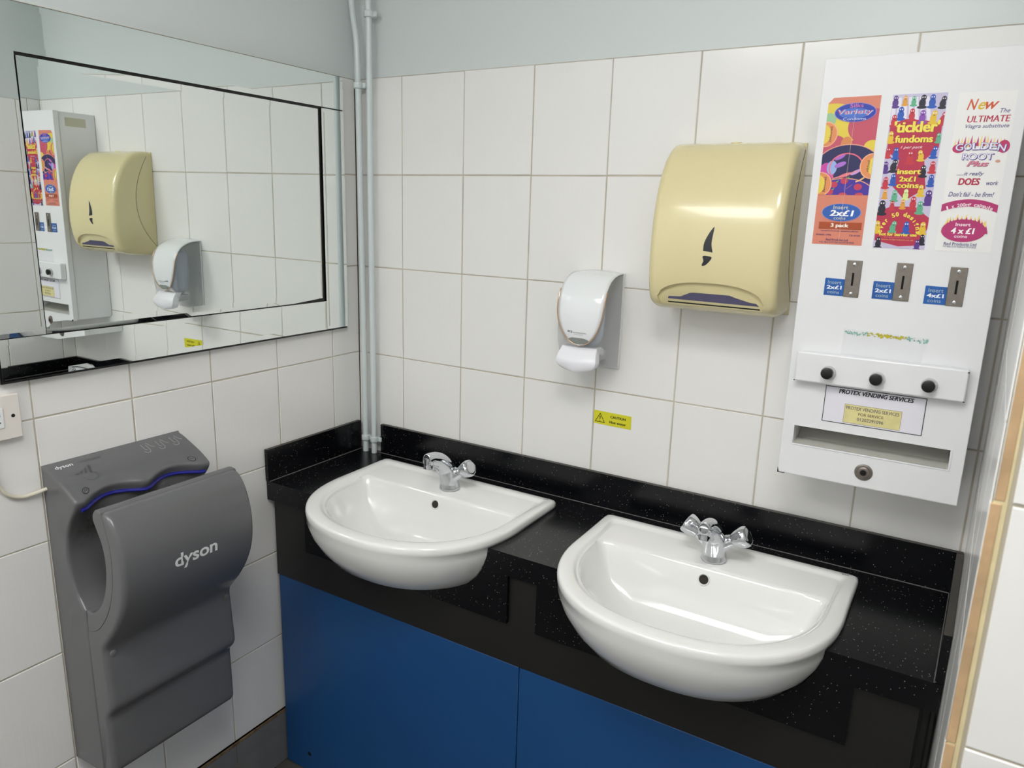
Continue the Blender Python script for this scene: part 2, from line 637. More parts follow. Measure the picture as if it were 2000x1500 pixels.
# ------------------------------------------------------------------ mirror
def pane(name, y0, y1, z0, z1, mt, parent, x=.022, tilt=(0, 0), bev=.015, slope=(.02, .02, .02, .02), thick=.004, arris=None):
    """bevelled mirror pane facing +x. slope: bottom, top, low-y, high-y bevel angle (positive falls away)"""
    cy, cz = (y0 + y1) / 2, (z0 + z1) / 2
    def P(y, z, h): return (x + h - tilt[0] * (y - cy) - tilt[1] * (z - cz), y, z)
    bm = bmesh.new()
    zl = z0
    if arris: z0 = z0 + arris[0]
    i0, i1, j0, j1 = y0 + bev, y1 - bev, z0 + bev, z1 - bev
    def q(a, mi=0):
        f = bm.faces.new([bm.verts.new(p) for p in a])
        f.material_index = mi
    c = [(i0, j0), (i1, j0), (i1, j1), (i0, j1)]
    o = [(y0, z0), (y1, z0), (y1, z1), (y0, z1)]
    q([P(a, b, 0) for a, b in c])
    order = [0, 3, 1, 2]
    for k, (a, b) in enumerate(((0, 1), (1, 2), (2, 3), (3, 0))):
        sl = slope[[0, 3, 1, 2][k]] * bev
        q([P(*o[a], -sl), P(*o[b], -sl), P(*c[b], 0), P(*c[a], 0)])
    if arris:      # polished lower arris of the pane, steeper than its bevel
        e = slope[0] * bev
        q([P(y0, zl, -e - arris[0] * arris[1]), P(y1, zl, -e - arris[0] * arris[1]), P(y1, z0, -e), P(y0, z0, -e)])
    th = thick
    for a, b in ((0, 1), (1, 2), (2, 3), (3, 0)):
        q([P(*o[a], -.0003), P(*o[b], -.0003), P(*o[b], -th), P(*o[a], -th)], 1)
    q([P(*p, -th) for p in o], 1)
    me = bpy.data.meshes.new(name)
    bm.to_mesh(me)
    bm.free()
    me.materials.append(MIRROR)
    me.materials.append(BLACKG)
    ob = bpy.data.objects.new(name, me)
    COL.objects.link(ob)
    ob.parent = parent
    me.transform(Matrix.Translation(-Vector(parent.location)))
    return ob
mr = empty('wall_mirror', (.001, -.514, 1.262))
tag(mr, 'large rectangular wall mirror with mirrored border strips, above the grey hand dryer', 'mirror')
bm = bmesh.new()
bx(bm, .001, .0150, -.9635, -.0645, 1.2570, 1.9255)
fin('backing_board', bm, BLACKP, mr, bevel=.001)
S1 = (.012, .012, .012, .012)
pane('frame_strip', -.8775, -.0655, 1.8415, 1.9235, MIRROR, mr, x=.0195, bev=.011, slope=S1)
pane('frame_strip', -.1462, -.0655, 1.2625, 1.8385, MIRROR, mr, x=.0195, bev=.011, slope=S1)
pane('frame_strip', -.9615, -.1470, 1.2625, 1.3400, MIRROR, mr, x=.0195, bev=.011, slope=S1)
pane('frame_strip', -.9615, -.8785, 1.3415, 1.9235, MIRROR, mr, x=.0205, tilt=(-.045, .0), bev=.011, slope=S1, arris=(.0085, .16))
pane('mirror_glass', -.8775, -.1565, 1.3425, 1.8345, MIRROR, mr, x=.0205, tilt=(.0105, -.0050), bev=.013, slope=(.017, -.03, .001, .01), arris=(.0085, .16))

# ------------------------------------------------------------------ pipes
def clip(par, x, y, z, side, r):
    bm = bmesh.new()
    lathe(bm, (x, y, z - .0085), (0, 0, 1), [(r + .0015, 0), (r + .004, .0015), (r + .004, .0155), (r + .0015, .017)], 20)
    bx(bm, x + side * r, x + side * (r + .013), y + .004, y + .009, z - .0065, z + .0065)
    bx(bm, x - .006, x + .006, y + r, -.001, z - .006, z + .006)
    fin('pipe_clip', bm, PIPEP, par, smooth=True, bevel=.0008)
p1 = empty('water_pipe', (.044, -.0265, .884))
tag(p1, 'left of two painted copper pipes in the corner, bending away near its top', 'pipe', 'painted corner pipes')
bm = bmesh.new()
tube(bm, catmull([(.0425, -.026, .8845), (.0415, -.0265, 1.2), (.0400, -.028, 1.6), (.0385, -.028, 1.9), (.0375, -.028, 1.985), (.034, -.028, 2.035), (.0265, -.028, 2.075), (.0205, -.028, 2.12), (.018, -.028, 2.2), (.018, -.028, CZ)], 4), .0083)
fin('pipe', bm, PIPEP, p1, smooth=True)
clip(p1, .0430, -.0262, .9265, 1, .0083)
clip(p1, .0385, -.028, 1.9085, 1, .0083)
p2 = empty('water_pipe', (.0765, -.0265, .884))
tag(p2, 'right of two painted copper pipes in the corner, running straight up', 'pipe', 'painted corner pipes')
bm = bmesh.new()
tube(bm, catmull([(.0755, -.026, .8845), (.0770, -.028, 1.2), (.0775, -.029, 1.6), (.0785, -.028, 1.9), (.0785, -.028, 2.2), (.0785, -.028, CZ)], 4), .0083)
fin('pipe', bm, PIPEP, p2, smooth=True)
clip(p2, .0762, -.0262, .9265, 1, .0083)
clip(p2, .0785, -.028, 2.080, 1, .0083)

# ------------------------------------------------------------------ basins
def outline(cx, yb, ab, ys, a, yf, n=2.3, nb=14, nsd=6, nf=44, cr=0.012):
    """D outline, counter-clockwise from back-left along back to right then round the front"""
    P = []
    cr = min(cr, ab * .3, abs(ys - yb) * .45)
    for i in range(nb + 1):
        t = i / nb
        P.append((cx - ab + cr + (2 * ab - 2 * cr) * t, yb))
    for k in (1, 2):
        th = PI / 2 * k / 3
        P.append((cx + ab - cr + cr * math.sin(th), yb - cr + cr * math.cos(th)))
    for i in range(nsd):
        t = (i + .3) / nsd
        P.append((cx + ab + (a - ab) * math.sin(t * PI / 2), yb - cr + (ys - yb + cr) * t))
    for i in range(nf + 1):
        th = PI * i / nf
        c, s_ = math.cos(th), math.sin(th)
        P.append((cx + a * math.copysign(abs(c) ** (2 / n), c), ys + (yf - ys) * abs(s_) ** (2 / n)))
    for i in reversed(range(nsd)):
        t = (i + .3) / nsd
        P.append((cx - ab - (a - ab) * math.sin(t * PI / 2), yb - cr + (ys - yb + cr) * t))
    for k in (2, 1):
        th = PI / 2 * k / 3
        P.append((cx - ab + cr - cr * math.sin(th), yb - cr + cr * math.cos(th)))
    return P

RZ = .9035
def basin(cx, label, blab):
    t = empty('wash_basin', (cx, -.3, .884))
    tag(t, label, 'basin', 'semi-recessed basins')
    bm = bmesh.new()
    R = [  # yb, ab, ys, a, yf, z
        (-.16, .06, -.22, .07, -.33, -.170), (-.14, .11, -.23, .125, -.385, -.166), (-.13, .155, -.24, .175, -.43, -.150),
        (-.12, .195, -.24, .222, -.474, -.124), (-.115, .215, -.245, .246, -.498, -.094), (-.11, .228, -.245, .2630, -.5165, -.062),
        (-.11, .236, -.25, .2700, -.5238, -.036), (-.105, .240, -.25, .2715, -.5249, -.0194), (-.080, .2735, -.25, .2722, -.5250, -.0190),
        (-.0785, .2755, -.25, .2728, -.5252, -.013), (-.079, .275, -.25, .2726, -.5248, -.006), (-.081, .273, -.25, .2708, -.5230, -.0018), (-.085, .269, -.25, .267, -.518, .0),
        (-.100, .254, -.245, .248, -.496, .0), (-.104, .250, -.243, .243, -.490, -.0018), (-.107, .247, -.241, .2405, -.487, -.0052), (-.112, .242, -.238, .2385, -.484, -.0062)]
    rings = [[(x, y, RZ + r[5]) for x, y in outline(cx, *r[:5])] for r in R]
    # bowl: from the deck ledge down
    B = [(-.199, .241, -.236, .2375, -.483, -.0064), (-.203, .238, -.237, .2355, -.480, -.0085), (-.207, .233, -.24, .232, -.475, -.0155), (-.213, .2265, -.245, .2265, -.468, -.032),
         (-.221, .216, -.25, .217, -.456, -.058), (-.231, .199, -.258, .201, -.440, -.083), (-.245, .168, -.27, .173, -.415, -.108), (-.262, .125, -.285, .130, -.388, -.124),
         (-.285, .075, -.30, .080, -.362, -.132), (-.305, .028, -.315, .030, -.340, -.1355)]
    rings += [[(x, y, RZ + r[5]) for x, y in outline(cx, *r[:5], n=2.25, cr=.03 if k > 1 else .016)] for k, r in enumerate(B)]
    loft(bm, rings)
    body = fin('basin_body', bm, CERAMIC, t, smooth=True, angle=120)
    # overflow hole in the back slope
    hc = Vector((cx + .001, -.2135, RZ - .0315))
    d = Vector((0, -.955, .30)).normalized()
    bm = bmesh.new()
    lathe(bm, hc, d, [(.0128, -.004), (.0128, .0015), (.0112, .0026), (.0098, .0012), (.0092, -.003)], 24, 0)
    fin('overflow_ring', bm, CERAMIC, t, smooth=True)
    bm = bmesh.new()
    lathe(bm, hc, d, [(.0090, -.002), (.0094, .0012)], 24)
    fin('overflow_hole', bm, mat('overflow_shadow', '#2a2520', .8), t)
    bm = bmesh.new()
    lathe(bm, (cx, -.3225, RZ - .1372), (0, 0, 1), [(.030, 0), (.030, .002), (.026, .0035), (.020, .002), (.019, .0005)], 28)
    fin('drain', bm, CHROME, t, smooth=True)
    pr = Print(lambda u, v, h: (cx + .25 + u, -.091 + v, RZ + h - .0002))
    pr.text('RAK', 0, 0, .0135, .005, flat('#26262a'), bold=.02)
    pr.done('maker_mark', t)
    return t
BX = (.4415, 1.1265)
basin(BX[0], 'white ceramic semi-recessed basin nearer the corner pipes, its tap standing in front of black upstand', '')
basin(BX[1], 'white ceramic semi-recessed basin below the cream towel dispenser and white vending machine', '')

def cutter(cx, g=.0009):
    """the basin body grown by a small clearance, for cutting the boards it is let into"""
    bm = bmesh.new()
    R = [(-.17, .05, -.22, .06, -.32, -.1745), (-.16, .06, -.22, .07, -.33, -.172), (-.14, .11, -.23, .125, -.385, -.168), (-.13, .155, -.24, .175, -.43, -.152),
         (-.12, .195, -.24, .222, -.474, -.126), (-.115, .215, -.245, .246, -.498, -.096), (-.11, .228, -.245, .2630, -.5165, -.064),
         (-.11, .236, -.25, .2700, -.5238, -.038), (-.105, .240, -.25, .2715, -.5249, -.0235), (-.105, .2405, -.25, .2715, -.53, -.0200), (-.105, .2405, -.25, .2715, -.53, .05)]
    loft(bm, [[(x, y, RZ + r[5]) for x, y in outline(cx, r[0] + g, r[1] + g, r[2], r[3] + g, r[4] - g)] for r in R])
    return fin('cut', bm, DARK)

# ------------------------------------------------------------------ vanity unit: worktop, fascia, doors
bm = bmesh.new()
P = [(0.0015, -.0015), (1.5695, -.0015), (1.5560, -.364), (0.0015, -.364)]
loft(bm, [[(x, y, .832) for x, y in P], [(x, y, .8838) for x, y in P]])
wt = fin('worktop', bm, WTOP)
boolean(wt, [cutter(BX[0]), cutter(BX[1])])
b_ = wt.modifiers.new('b', 'BEVEL'); b_.width = .0012; b_.segments = 2; b_.limit_method = 'ANGLE'; b_.angle_limit = math.radians(50)
for A_, B_ in (((.014, -.0138, .884), (1.557, -.0138, .884)), ((.0134, -.014, .884), (.0134, -.363, .884)), ((1.5582, -.015, .884), (1.5448, -.363, .884))):
    bm = bmesh.new()
    tube(bm, [A_, B_], .0011, 8)
    fin('sealant_bead', bm, mat('grey_sealant', '#6c6b68', .4), wt, smooth=True)
tag(wt, 'black speckled laminate worktop holding both white basins', 'worktop')
def upstand(nm, P, label):
    bm = bmesh.new()
    loft(bm, [[(x, y, .8845) for x, y in P], [(x, y, .971) for x, y in P]])
    for f in bm.faces:
        if f.calc_center_median().z > .97: f.material_index = 1
    o = fin(nm, bm, [WTOP, mat('worktop_edge', '#3d3933', .45)], bevel=.0008)
    return tag(o, label, 'upstand', 'black upstands round the worktop')
upstand('upstand', [(.0888, -.0008), (1.5705, -.0008), (1.5700, -.013), (.0888, -.013)], 'long black speckled upstand along the back wall behind the basin taps')
upstand('upstand', [(.0008, -.0135), (.0008, -.366), (.0125, -.366), (.0125, -.0135)], 'short black speckled upstand on the wall below the mirror and beside the pipes')
upstand('upstand', [(1.5708, -.0138), (1.5583, -.364), (1.5455, -.364), (1.5585, -.0138)], 'short black speckled upstand against the narrow right side wall')

vu = empty('vanity_unit', (.78, -.34, FZ))
tag(vu, 'vanity unit under the worktop with blue doors and a black fascia', 'cabinet')
o = box('fascia', .0125, 1.532, -.351, -.334, .6145, .8315, FASC, vu, bevel=.001)
boolean(o, [cutter(BX[0]), cutter(BX[1])])
for i, cx in enumerate(BX):
    o = box('basin_apron', cx - .3065, cx + .3065, -.3615, -.3515, .7165, .8312, WTOP, vu, bevel=0)
    boolean(o, [cutter(cx)])
def door(x0, x1, hole, h):
    o = box('door', x0, x1, -.349, -.332, FZ + .004, .6125, BLUE, vu, bevel=.0012)
    if hole:
        bm = bmesh.new()
        lathe(bm, (hole, -.3494, .083), (0, 1, 0), [(.0062, 0), (.0062, .004)], 18)
        fin('lock_hole', bm, DARK, o)
door(.016, .7765, .107, 0)
door(.7785, 1.531, 0, 0)
box('side_panel', .0085, .0145, -.332, -.02, FZ + .002, .831, BLACKP, vu)
box('side_panel', 1.532, 1.538, -.332, -.02, FZ + .002, .831, BLACKP, vu)

# ------------------------------------------------------------------ mixer taps
def tap(cx, cy, rotz, label):
    t = empty('mixer_tap', (cx, cy, RZ - .0062))
    tag(t, label, 'tap', 'chrome basin mixer taps')
    bz = RZ - .0060
    C = Vector((cx, cy, bz))
    rz = Matrix.Rotation(rotz, 3, 'Z')
    def W(x, y, z): return C + rz @ Vector((x, y, z))
    bm = bmesh.new()
    tube(bm, [W(0, 0, .0005), W(0, 0, .006), W(0, -.001, .018), W(0, -.004, .034), W(0, -.009, .052), W(0, -.017, .068)],
         [(.0270, .0270), (.0266, .0266), (.0242, .0242), (.0244, .0240), (.0238, .0225), (.0190, .0180)], 26)
    tube(bm, catmull([W(0, .004, .026), W(0, -.006, .048), W(0, -.022, .070), W(0, -.043, .087), W(0, -.064, .0965), W(0, -.082, .101), W(0, -.096, .1015)], 4),
         [(.0235 - .0065 * min(1, k / 20), .0235 - .0105 * min(1, k / 18)) for k in range(25)], 24)
    for s_ in (-1, 1):
        tube(bm, [W(0, 0, .030), W(s_ * .016, 0, .040), W(s_ * .030, 0, .049), W(s_ * .037, 0, .0535)], [.020, .0175, .0140, .0125], 20)
    me = bpy.data.meshes.new('tmp')
    bm.to_mesh(me)
    bm.free()
    ob = bpy.data.objects.new('tap_body', me)
    COL.objects.link(ob)
    md = ob.modifiers.new('r', 'REMESH'); md.mode = 'VOXEL'; md.voxel_size = .0014
    md = ob.modifiers.new('s', 'SMOOTH'); md.factor = .6; md.iterations = 9
    bpy.context.view_layer.update()
    dg = bpy.context.evaluated_depsgraph_get()
    m2 = bpy.data.meshes.new_from_object(ob.evaluated_get(dg))
    ob.modifiers.clear()
    ob.data = m2
    m2.materials.clear()
    m2.materials.append(CHROME)
    for p in m2.polygons: p.use_smooth = True
    ob.parent = t
    m2.transform(Matrix.Translation(-Vector(t.location)))
    bm = bmesh.new()
    lathe(bm, W(0, -.087, .101), rz @ Vector((0, -.12, -1)), [(.0125, -.004), (.0128, .008), (.0118, .0125), (.0122, .014), (.0122, .0215), (.0105, .023), (.0085, .0215)], 26)
    fin('aerator', bm, CHROME, t, smooth=True, angle=40)
    for s_ in (-1, 1):
        c = W(s_ * .0365, 0, .0532)
        d = rz @ Vector((s_ * .86, 0, .51)).normalized()
        bm = bmesh.new()
        lathe(bm, c, d, [(.0110, 0), (.0150, .0006), (.0170, .005), (.0195, .012), (.0212, .020), (.0218, .027), (.0206, .0315), (.0182, .033), (.0172, .0322)], 48, lobes=6, lob=.022)
        h = fin('handle', bm, CHROME, t, smooth=True, angle=50)
        bm = bmesh.new()
        lathe(bm, c + d * .0318, d, [(.0168, 0), (.0168, .0012), (.0155, .0020), (.012, .0023)], 32)
        fin('handle_cap', bm, CHROME, h, smooth=True)
    return t
tap(.4455, -.1570, .0, 'chrome two-handle mixer tap on the basin nearer the corner pipes')
tap(1.1305, -.1640, .0, 'chrome two-handle mixer tap on the basin below the vending machine')

def grimy():
    m = mat('grey_plastic_soiled', '#666668', .27, coat=.1)
    nt = m.node_tree
    b = nt.nodes['Principled BSDF']
    tc = nt.nodes.new('ShaderNodeTexCoord')
    sb = nt.nodes.new('ShaderNodeVectorMath'); sb.operation = 'DISTANCE'
    sb.inputs[1].default_value = (.062, -.100, .545)
    mr_ = nt.nodes.new('ShaderNodeMapRange')
    mr_.inputs['From Min'].default_value = .060
    mr_.inputs['From Max'].default_value = .012
    no = nt.nodes.new('ShaderNodeTexNoise')
    no.inputs['Scale'].default_value = 85
    no.inputs['Detail'].default_value = 6
    ml = nt.nodes.new('ShaderNodeMath'); ml.operation = 'MULTIPLY'
    mx = nt.nodes.new('ShaderNodeMix'); mx.data_type = 'RGBA'
    mx.inputs[6].default_value = srgb('#666668')
    mx.inputs[7].default_value = srgb('#2a231b')
    nt.links.new(tc.outputs['Object'], sb.inputs[0])
    nt.links.new(sb.outputs['Value'], mr_.inputs['Value'])
    nt.links.new(tc.outputs['Object'], no.inputs['Vector'])
    nt.links.new(mr_.outputs[0], ml.inputs[0])
    nt.links.new(no.outputs['Fac'], ml.inputs[1])
    nt.links.new(ml.outputs[0], mx.inputs[0])
    nt.links.new(mx.outputs[2], b.inputs['Base Color'])
    return m
# ------------------------------------------------------------------ hand dryer
Y0, Y1 = -.907, -.6065
dr = empty('hand_dryer', (.001, (Y0 + Y1) / 2, .418))
tag(dr, 'grey wall-mounted jet hand dryer with open top slot, below the mirror', 'hand dryer')
def pl(p, s): return (p[0], s, p[1])
top = catmull([(0.001, 1.081), (.022, 1.075), (.050, 1.063), (.078, 1.050), (.100, 1.037)], 3)
top = [p.to_2d() for p in [Vector((*q, 0)).to_3d() if len(q) == 2 else q for q in top]]
lip = [p.to_2d() for p in catmull([(.100, 1.037, 0), (.1095, 1.029, 0), (.1095, 1.019, 0), (.1015, 1.006, 0), (.084, .984, 0), (.070, .955, 0), (.0625, .925, 0), (.061, .894, 0), (.066, .860, 0), (.079, .825, 0), (.098, .804, 0)], 4)]
backp = top[:-1] + lip + [Vector((.1045, .800)), Vector((.1055, .70)), Vector((.107, .57)), Vector((.109, .432)), Vector((.104, .4195)), Vector((.06, .4185)), Vector((.001, .4185))]
def scal(s):
    u = (s - Y0) / (Y1 - Y0)
    if u < .05 or u > .95: return 0
    v = (u - .05) / .9
    q = math.sin(2 * PI * v) ** 2
    return (math.sqrt(q + .05) - .2236) / .801 * .88 + .12 * math.sin(PI * v)
def warp(p, q, s):
    d2 = (q[0] - .107) ** 2 + ((q[1] - 1.018) * .9) ** 2
    w_ = math.exp(-d2 / .0010)
    if q[0] < .02: w_ = 0
    k = scal(s) * w_
    return p + Vector((-.030 * k, .006 * k))
bm = bmesh.new()
extrude_round(bm, backp, Y0, Y1, .0065, pl, mid=60, warp=warp, keep=lambda q: q[0] < .002)
fin('back_housing', bm, grimy(), dr, smooth=True, angle=38)
slot = [p.to_2d() for p in catmull([(.1075, .802, 0), (.121, .8015, 0), (.138, .809, 0), (.158, .827, 0), (.176, .856, 0), (.188, .893, 0), (.1915, .930, 0), (.186, .963, 0), (.175, .987, 0), (.165, 1.007, 0), (.1655, 1.020, 0), (.173, 1.030, 0), (.184, 1.033, 0)], 4)]
sl_out = [p.to_2d() for p in catmull([(.1925, 1.029, 0), (.1975, 1.018, 0), (.204, .999, 0), (.2125, .968, 0), (.2145, .930, 0), (.209, .885, 0), (.195, .842, 0), (.176, .808, 0), (.150, .778, 0), (.128, .764, 0), (.1085, .758, 0)], 4)]
bm = bmesh.new()
slk = {(round(p.x, 5), round(p.y, 5)) for p in sl_out}
extrude_round(bm, slot + sl_out, Y0, Y1, .0045, pl, mid=4, keep=lambda q: (round(q[0], 5), round(q[1], 5)) in slk)
fin('inner_lip', bm, DYS, dr, smooth=True, angle=38)
front = [p.to_2d() for p in catmull([(.1945, 1.0285, 0), (.204, 1.0275, 0), (.215, 1.019, 0), (.229, .998, 0), (.2405, .967, 0), (.2465, .930, 0), (.2455, .890, 0), (.237, .853, 0), (.220, .816, 0), (.196, .780, 0), (.172, .752, 0), (.159, .736, 0), (.1545, .722, 0), (.1555, .700, 0), (.160, .640, 0), (.1625, .606, 0), (.158, .591, 0), (.1455, .576, 0), (.1415, .563, 0), (.1425, .54, 0), (.1435, .46, 0), (.1405, .441, 0), (.129, .4315, 0), (.1105, .430, 0)], 5)]
inner_edge = [Vector((.1085, .57)), Vector((.1070, .70)), Vector((.1062, .7565))] + [p + Vector((.0011, -.0002)) for p in reversed(sl_out)][1:]
bm = bmesh.new()
iek = {(round(p.x, 5), round(p.y, 5)) for p in inner_edge}
extrude_round(bm, front + inner_edge, Y0 + .0002, Y1, .011, pl, mid=4, steps=6, keep=lambda q: (round(q[0], 5), round(q[1], 5)) in iek or q[0] < .112)
fc = fin('front_cover', bm, DYS, dr, smooth=True, angle=38)
# air slot strip
bm = bmesh.new()
pts = []
for i in range(61):
    s = Y0 + .013 + (Y1 - Y0 - .026) * i / 60
    p = warp(Vector((.1055, 1.0095)), (.1075, 1.0125), s)
    pts.append((p[0] + .0015, s, p[1] - .0005))
tube(bm, pts, .0036, 10)
fin('air_slot_strip', bm, DBLUE, dr, smooth=True)
def xf(z):      # front cover surface x at height z
    best = None
    for a, b in zip(front[:-1], front[1:]):
        if min(a.y, b.y) <= z <= max(a.y, b.y) and abs(a.y - b.y) > 1e-7:
            x = a.x + (b.x - a.x) * (z - a.y) / (b.y - a.y)
            best = x if best is None else max(best, x)
    return best or .2
pr = Print(lambda u, v, h: (xf(v) + h, u, v))
pr.text('dyson', -.7515, .8985, .098, .0365, flat('#e6e7e8'), bold=.022, rot=0, space=.98)
fin_o = pr.done('logo', fc)
for yy in (-.889, -.622):
    bm = bmesh.new()
    lathe(bm, (.1535, yy, .716), (1, 0, -.05), [(.0065, 0), (.0065, .003), (.0055, .0035)], 18)
    fin('cover_plug', bm, DYSD, fc, smooth=True)
def topx(t_):   # point along the top face, t = distance from wall edge
    z = 1.081
    for a, b in zip(backp[:-1], backp[1:]):
        if a.x <= t_ <= b.x: return a.y + (b.y - a.y) * (t_ - a.x) / max(1e-6, b.x - a.x)
    return z
def ptop(u, v, h):
    q = (-v, topx(-v))
    p = warp(Vector(q), q, u)
    return (p[0] + h * .45, u, p[1] + h * .9)
pr = Print(ptop)
pr.text('dyson', -.8745, -.022, .034, .012, flat('#dfe1e2'), bold=.015)
pr.text('airblade', -.8225, -.020, .042, .007, flat('#515254'))
pr.done('logo', dr)
pr = Print(ptop)
g1 = flat('#a7a9a8')
def line(pr, P, wd, m):
    for a, b in zip(P[:-1], P[1:]):
        a = Vector(a); b = Vector(b)
        d = (b - a)
        if d.length < 1e-6: continue
        n = Vector((-d.y, d.x)).normalized() * wd / 2
        pr.face([tuple(a - n), tuple(b - n), tuple(b + n), tuple(a + n)], m)
for k in range(3):
    x = -.716 + k * .034
    line(pr, [(x, -.040), (x + .003, -.046), (x + .011, -.046), (x + .014, -.040), (x + .014, -.022)], .0009, g1)
    line(pr, [(x + .005, -.018), (x + .005, -.036), (x + .009, -.038)], .0009, g1)
    line(pr, [(x + .018, -.016), (x + .022, -.030), (x + .028, -.034)], .0009, g1)
pr.done('instruction_print', dr)
pr = Print(ptop)
g2 = flat('#4b4c4e')
line(pr, [(-.862, -.060), (-.856, -.074), (-.846, -.079), (-.834, -.074), (-.832, -.062), (-.842, -.048)], .0012, g2)
for k in range(4): line(pr, [(-.868 + k * .009, -.050 - .002 * k), (-.862 + k * .009, -.052 + .006 * k)], .004, g2)
line(pr, [(-.832, -.036), (-.836, -.046)], .003, g2)
pr.done('hand_pictogram', dr)
for yy in (-.874, -.640):
    pr = Print(ptop)
    c = (yy, -.0965)
    pr.ell(*c, .0078, .0072, flat('#161616'), 22)
    pr.up()
    pr.ell(*c, .0062, .0057, flat('#6c6d6d'), 22)
    pr.up()
    line(pr, [(yy - .004, c[1] - .003), (yy - .001, c[1] + .003), (yy + .002, c[1] - .002), (yy + .004, c[1] + .003)], .001, flat('#222222'))
    pr.done('warning_symbol', dr)

# cable from the dryer to the socket
bm = bmesh.new()
tube(bm, catmull([(.012, -.903, 1.0365), (.011, -.913, 1.035), (.008, -.928, 1.032), (.006, -.947, 1.031), (.006, -.965, 1.038), (.006, -.980, 1.053), (.006, -.990, 1.080), (.006, -.993, 1.118), (.0075, -.992, 1.1515)], 6), .0038, 12)
o = fin('power_cable', bm, CABLE, smooth=True)
tag(o, 'cream power cable looping from the hand dryer up to the wall switch', 'cable')
# fused spur plate
sp = empty('fused_switch', (.001, -.979, 1.195))
tag(sp, 'white plastic fused spur plate on the tiles left of the hand dryer', 'switch')
box('back_box', .001, .007, -1.0215, -.9365, 1.1525, 1.236, SPLAST, sp, bevel=.001)
box('face_plate', .007, .0135, -1.0225, -.9355, 1.1515, 1.237, SPLAST, sp, bevel=.0025, seg=3)
o = box('fuse_carrier', .0135, .0155, -1.003, -.9665, 1.176, 1.214, SWHITE, sp, bevel=.0008)
pr = Print(lambda u, v, h: (.0155 + h, u, v))
pr.ell(-.974, 1.2, .002, .003, flat('#1c1c20'))
pr.ell(-.974, 1.187, .002, .0016, flat('#5c5c60'))
pr.done('printed_marks', o)
bm = bmesh.new()
lathe(bm, (.0132, -.9495, 1.196), (1, 0, 0), [(.0034, 0), (.0034, .0007)], 16)
fin('screw', bm, BLACKP, sp)

# ------------------------------------------------------------------ paper towel dispenser
TX0, TX1 = .9345, 1.1935
td = empty('towel_dispenser', ((TX0 + TX1) / 2, -.001, 1.402))
tag(td, 'cream plastic paper towel dispenser with curved front on the tiled back wall', 'towel dispenser')
tp = [p.to_2d() for p in catmull([(-.001, 1.742, 0), (-.020, 1.7425, 0), (-.045, 1.740, 0), (-.070, 1.731, 0), (-.098, 1.708, 0), (-.122, 1.672, 0), (-.139, 1.630, 0), (-.149, 1.585, 0), (-.1535, 1.540, 0), (-.1535, 1.500, 0), (-.150, 1.468, 0), (-.143, 1.440, 0), (-.131, 1.420, 0), (-.112, 1.409, 0), (-.085, 1.403, 0), (-.04, 1.4005, 0), (-.001, 1.400, 0)], 4)]
bm = bmesh.new()
extrude_round(bm, tp, TX0, TX1, .017, lambda p, s: (s, p[0], p[1]), mid=6, keep=lambda q: q[0] > -.002, steps=7)
cov = fin('cover', bm, CREAM, td, smooth=True, angle=45)
# arched recess at the bottom of the front
tcx = (TX0 + TX1) / 2
def arch(w_, zt, zb, n=24):
    P = [(tcx - w_ * .93, zb)]
    for i in range(n + 1):
        t = -1 + 2 * i / n
        P.append((tcx + w_ * t, zb + .016 + (zt - zb - .016) * (1 - abs(t) ** 2.6) ** .55))
    P.append((tcx + w_ * .93, zb))
    return P
bm = bmesh.new()
A = arch(.108, 1.4665, 1.4155)
def cutp(x, z, d):   # depth d into the cover, cut plane slanting back towards the bottom
    return (x, -.128 + (z - 1.4155) * (-.30) if d else -.2, z)
loft(bm, [[cutp(x, z, 0) for x, z in A], [cutp(x, z, 1) for x, z in A]])
cut = fin('cut', bm, CREAM)
boolean(cov, [cut])
for p in cov.data.polygons: p.use_smooth = True
cov.data.set_sharp_from_angle(angle=math.radians(40))
def rec(u, v, h): return (u, -.128 + (v - 1.4155) * (-.30) - h, v)
pr = Print(rec)
pr.h = .0006
pr.face([(tcx - .087, 1.4285), (tcx - .085, 1.4335), (tcx - .060, 1.4345), (tcx - .040, 1.4435), (tcx - .032, 1.4445), (tcx + .040, 1.4445), (tcx + .052, 1.4405), (tcx + .080, 1.4335), (tcx + .092, 1.4325), (tcx + .098, 1.4270)], NAVYP)
pr.h = .0004
pr.face([(tcx - .0875, 1.4230), (tcx + .099, 1.4222), (tcx + .100, 1.4195), (tcx - .0860, 1.4205)], DARK)
pr.done('towel_outlet', td)
# black drop-shaped level windows
def tsurf(u, v, h):
    best = -.15
    for a, b in zip(tp[:-1], tp[1:]):
        if min(a.y, b.y) <= v <= max(a.y, b.y) and abs(a.y - b.y) > 1e-7:
            y = a.x + (b.x - a.x) * (v - a.y) / (b.y - a.y)
            best = min(best, y) if best < -.1501 else y
    return (u, best - h, v)
def drop(P, nm):
    pr = Print(tsurf)
    pr.h = .0004
    Q = [p.to_2d() for p in catmull([(*p, 0) for p in P], 4, closed=True)]
    # strip-mesh between left and right borders so it follows the curve
    zs = sorted({round(p.y, 5) for p in Q})
    z0, z1 = min(p.y for p in Q), max(p.y for p in Q)
    prev = None
    for i in range(21):
        z = z0 + (z1 - z0) * (i / 20 * .998 + .001)
        xs = []
        for a, b in zip(Q, Q[1:] + Q[:1]):
            if min(a.y, b.y) <= z < max(a.y, b.y): xs.append(a.x + (b.x - a.x) * (z - a.y) / (b.y - a.y))
        if len(xs) >= 2:
            cur = (min(xs), max(xs), z)
            if prev: pr.face([(prev[0], prev[2]), (prev[1], prev[2]), (cur[1], cur[2]), (cur[0], cur[2])], mat('smoked_window', '#2c2d33', .2))
            prev = cur
    pr.done(nm, cov)
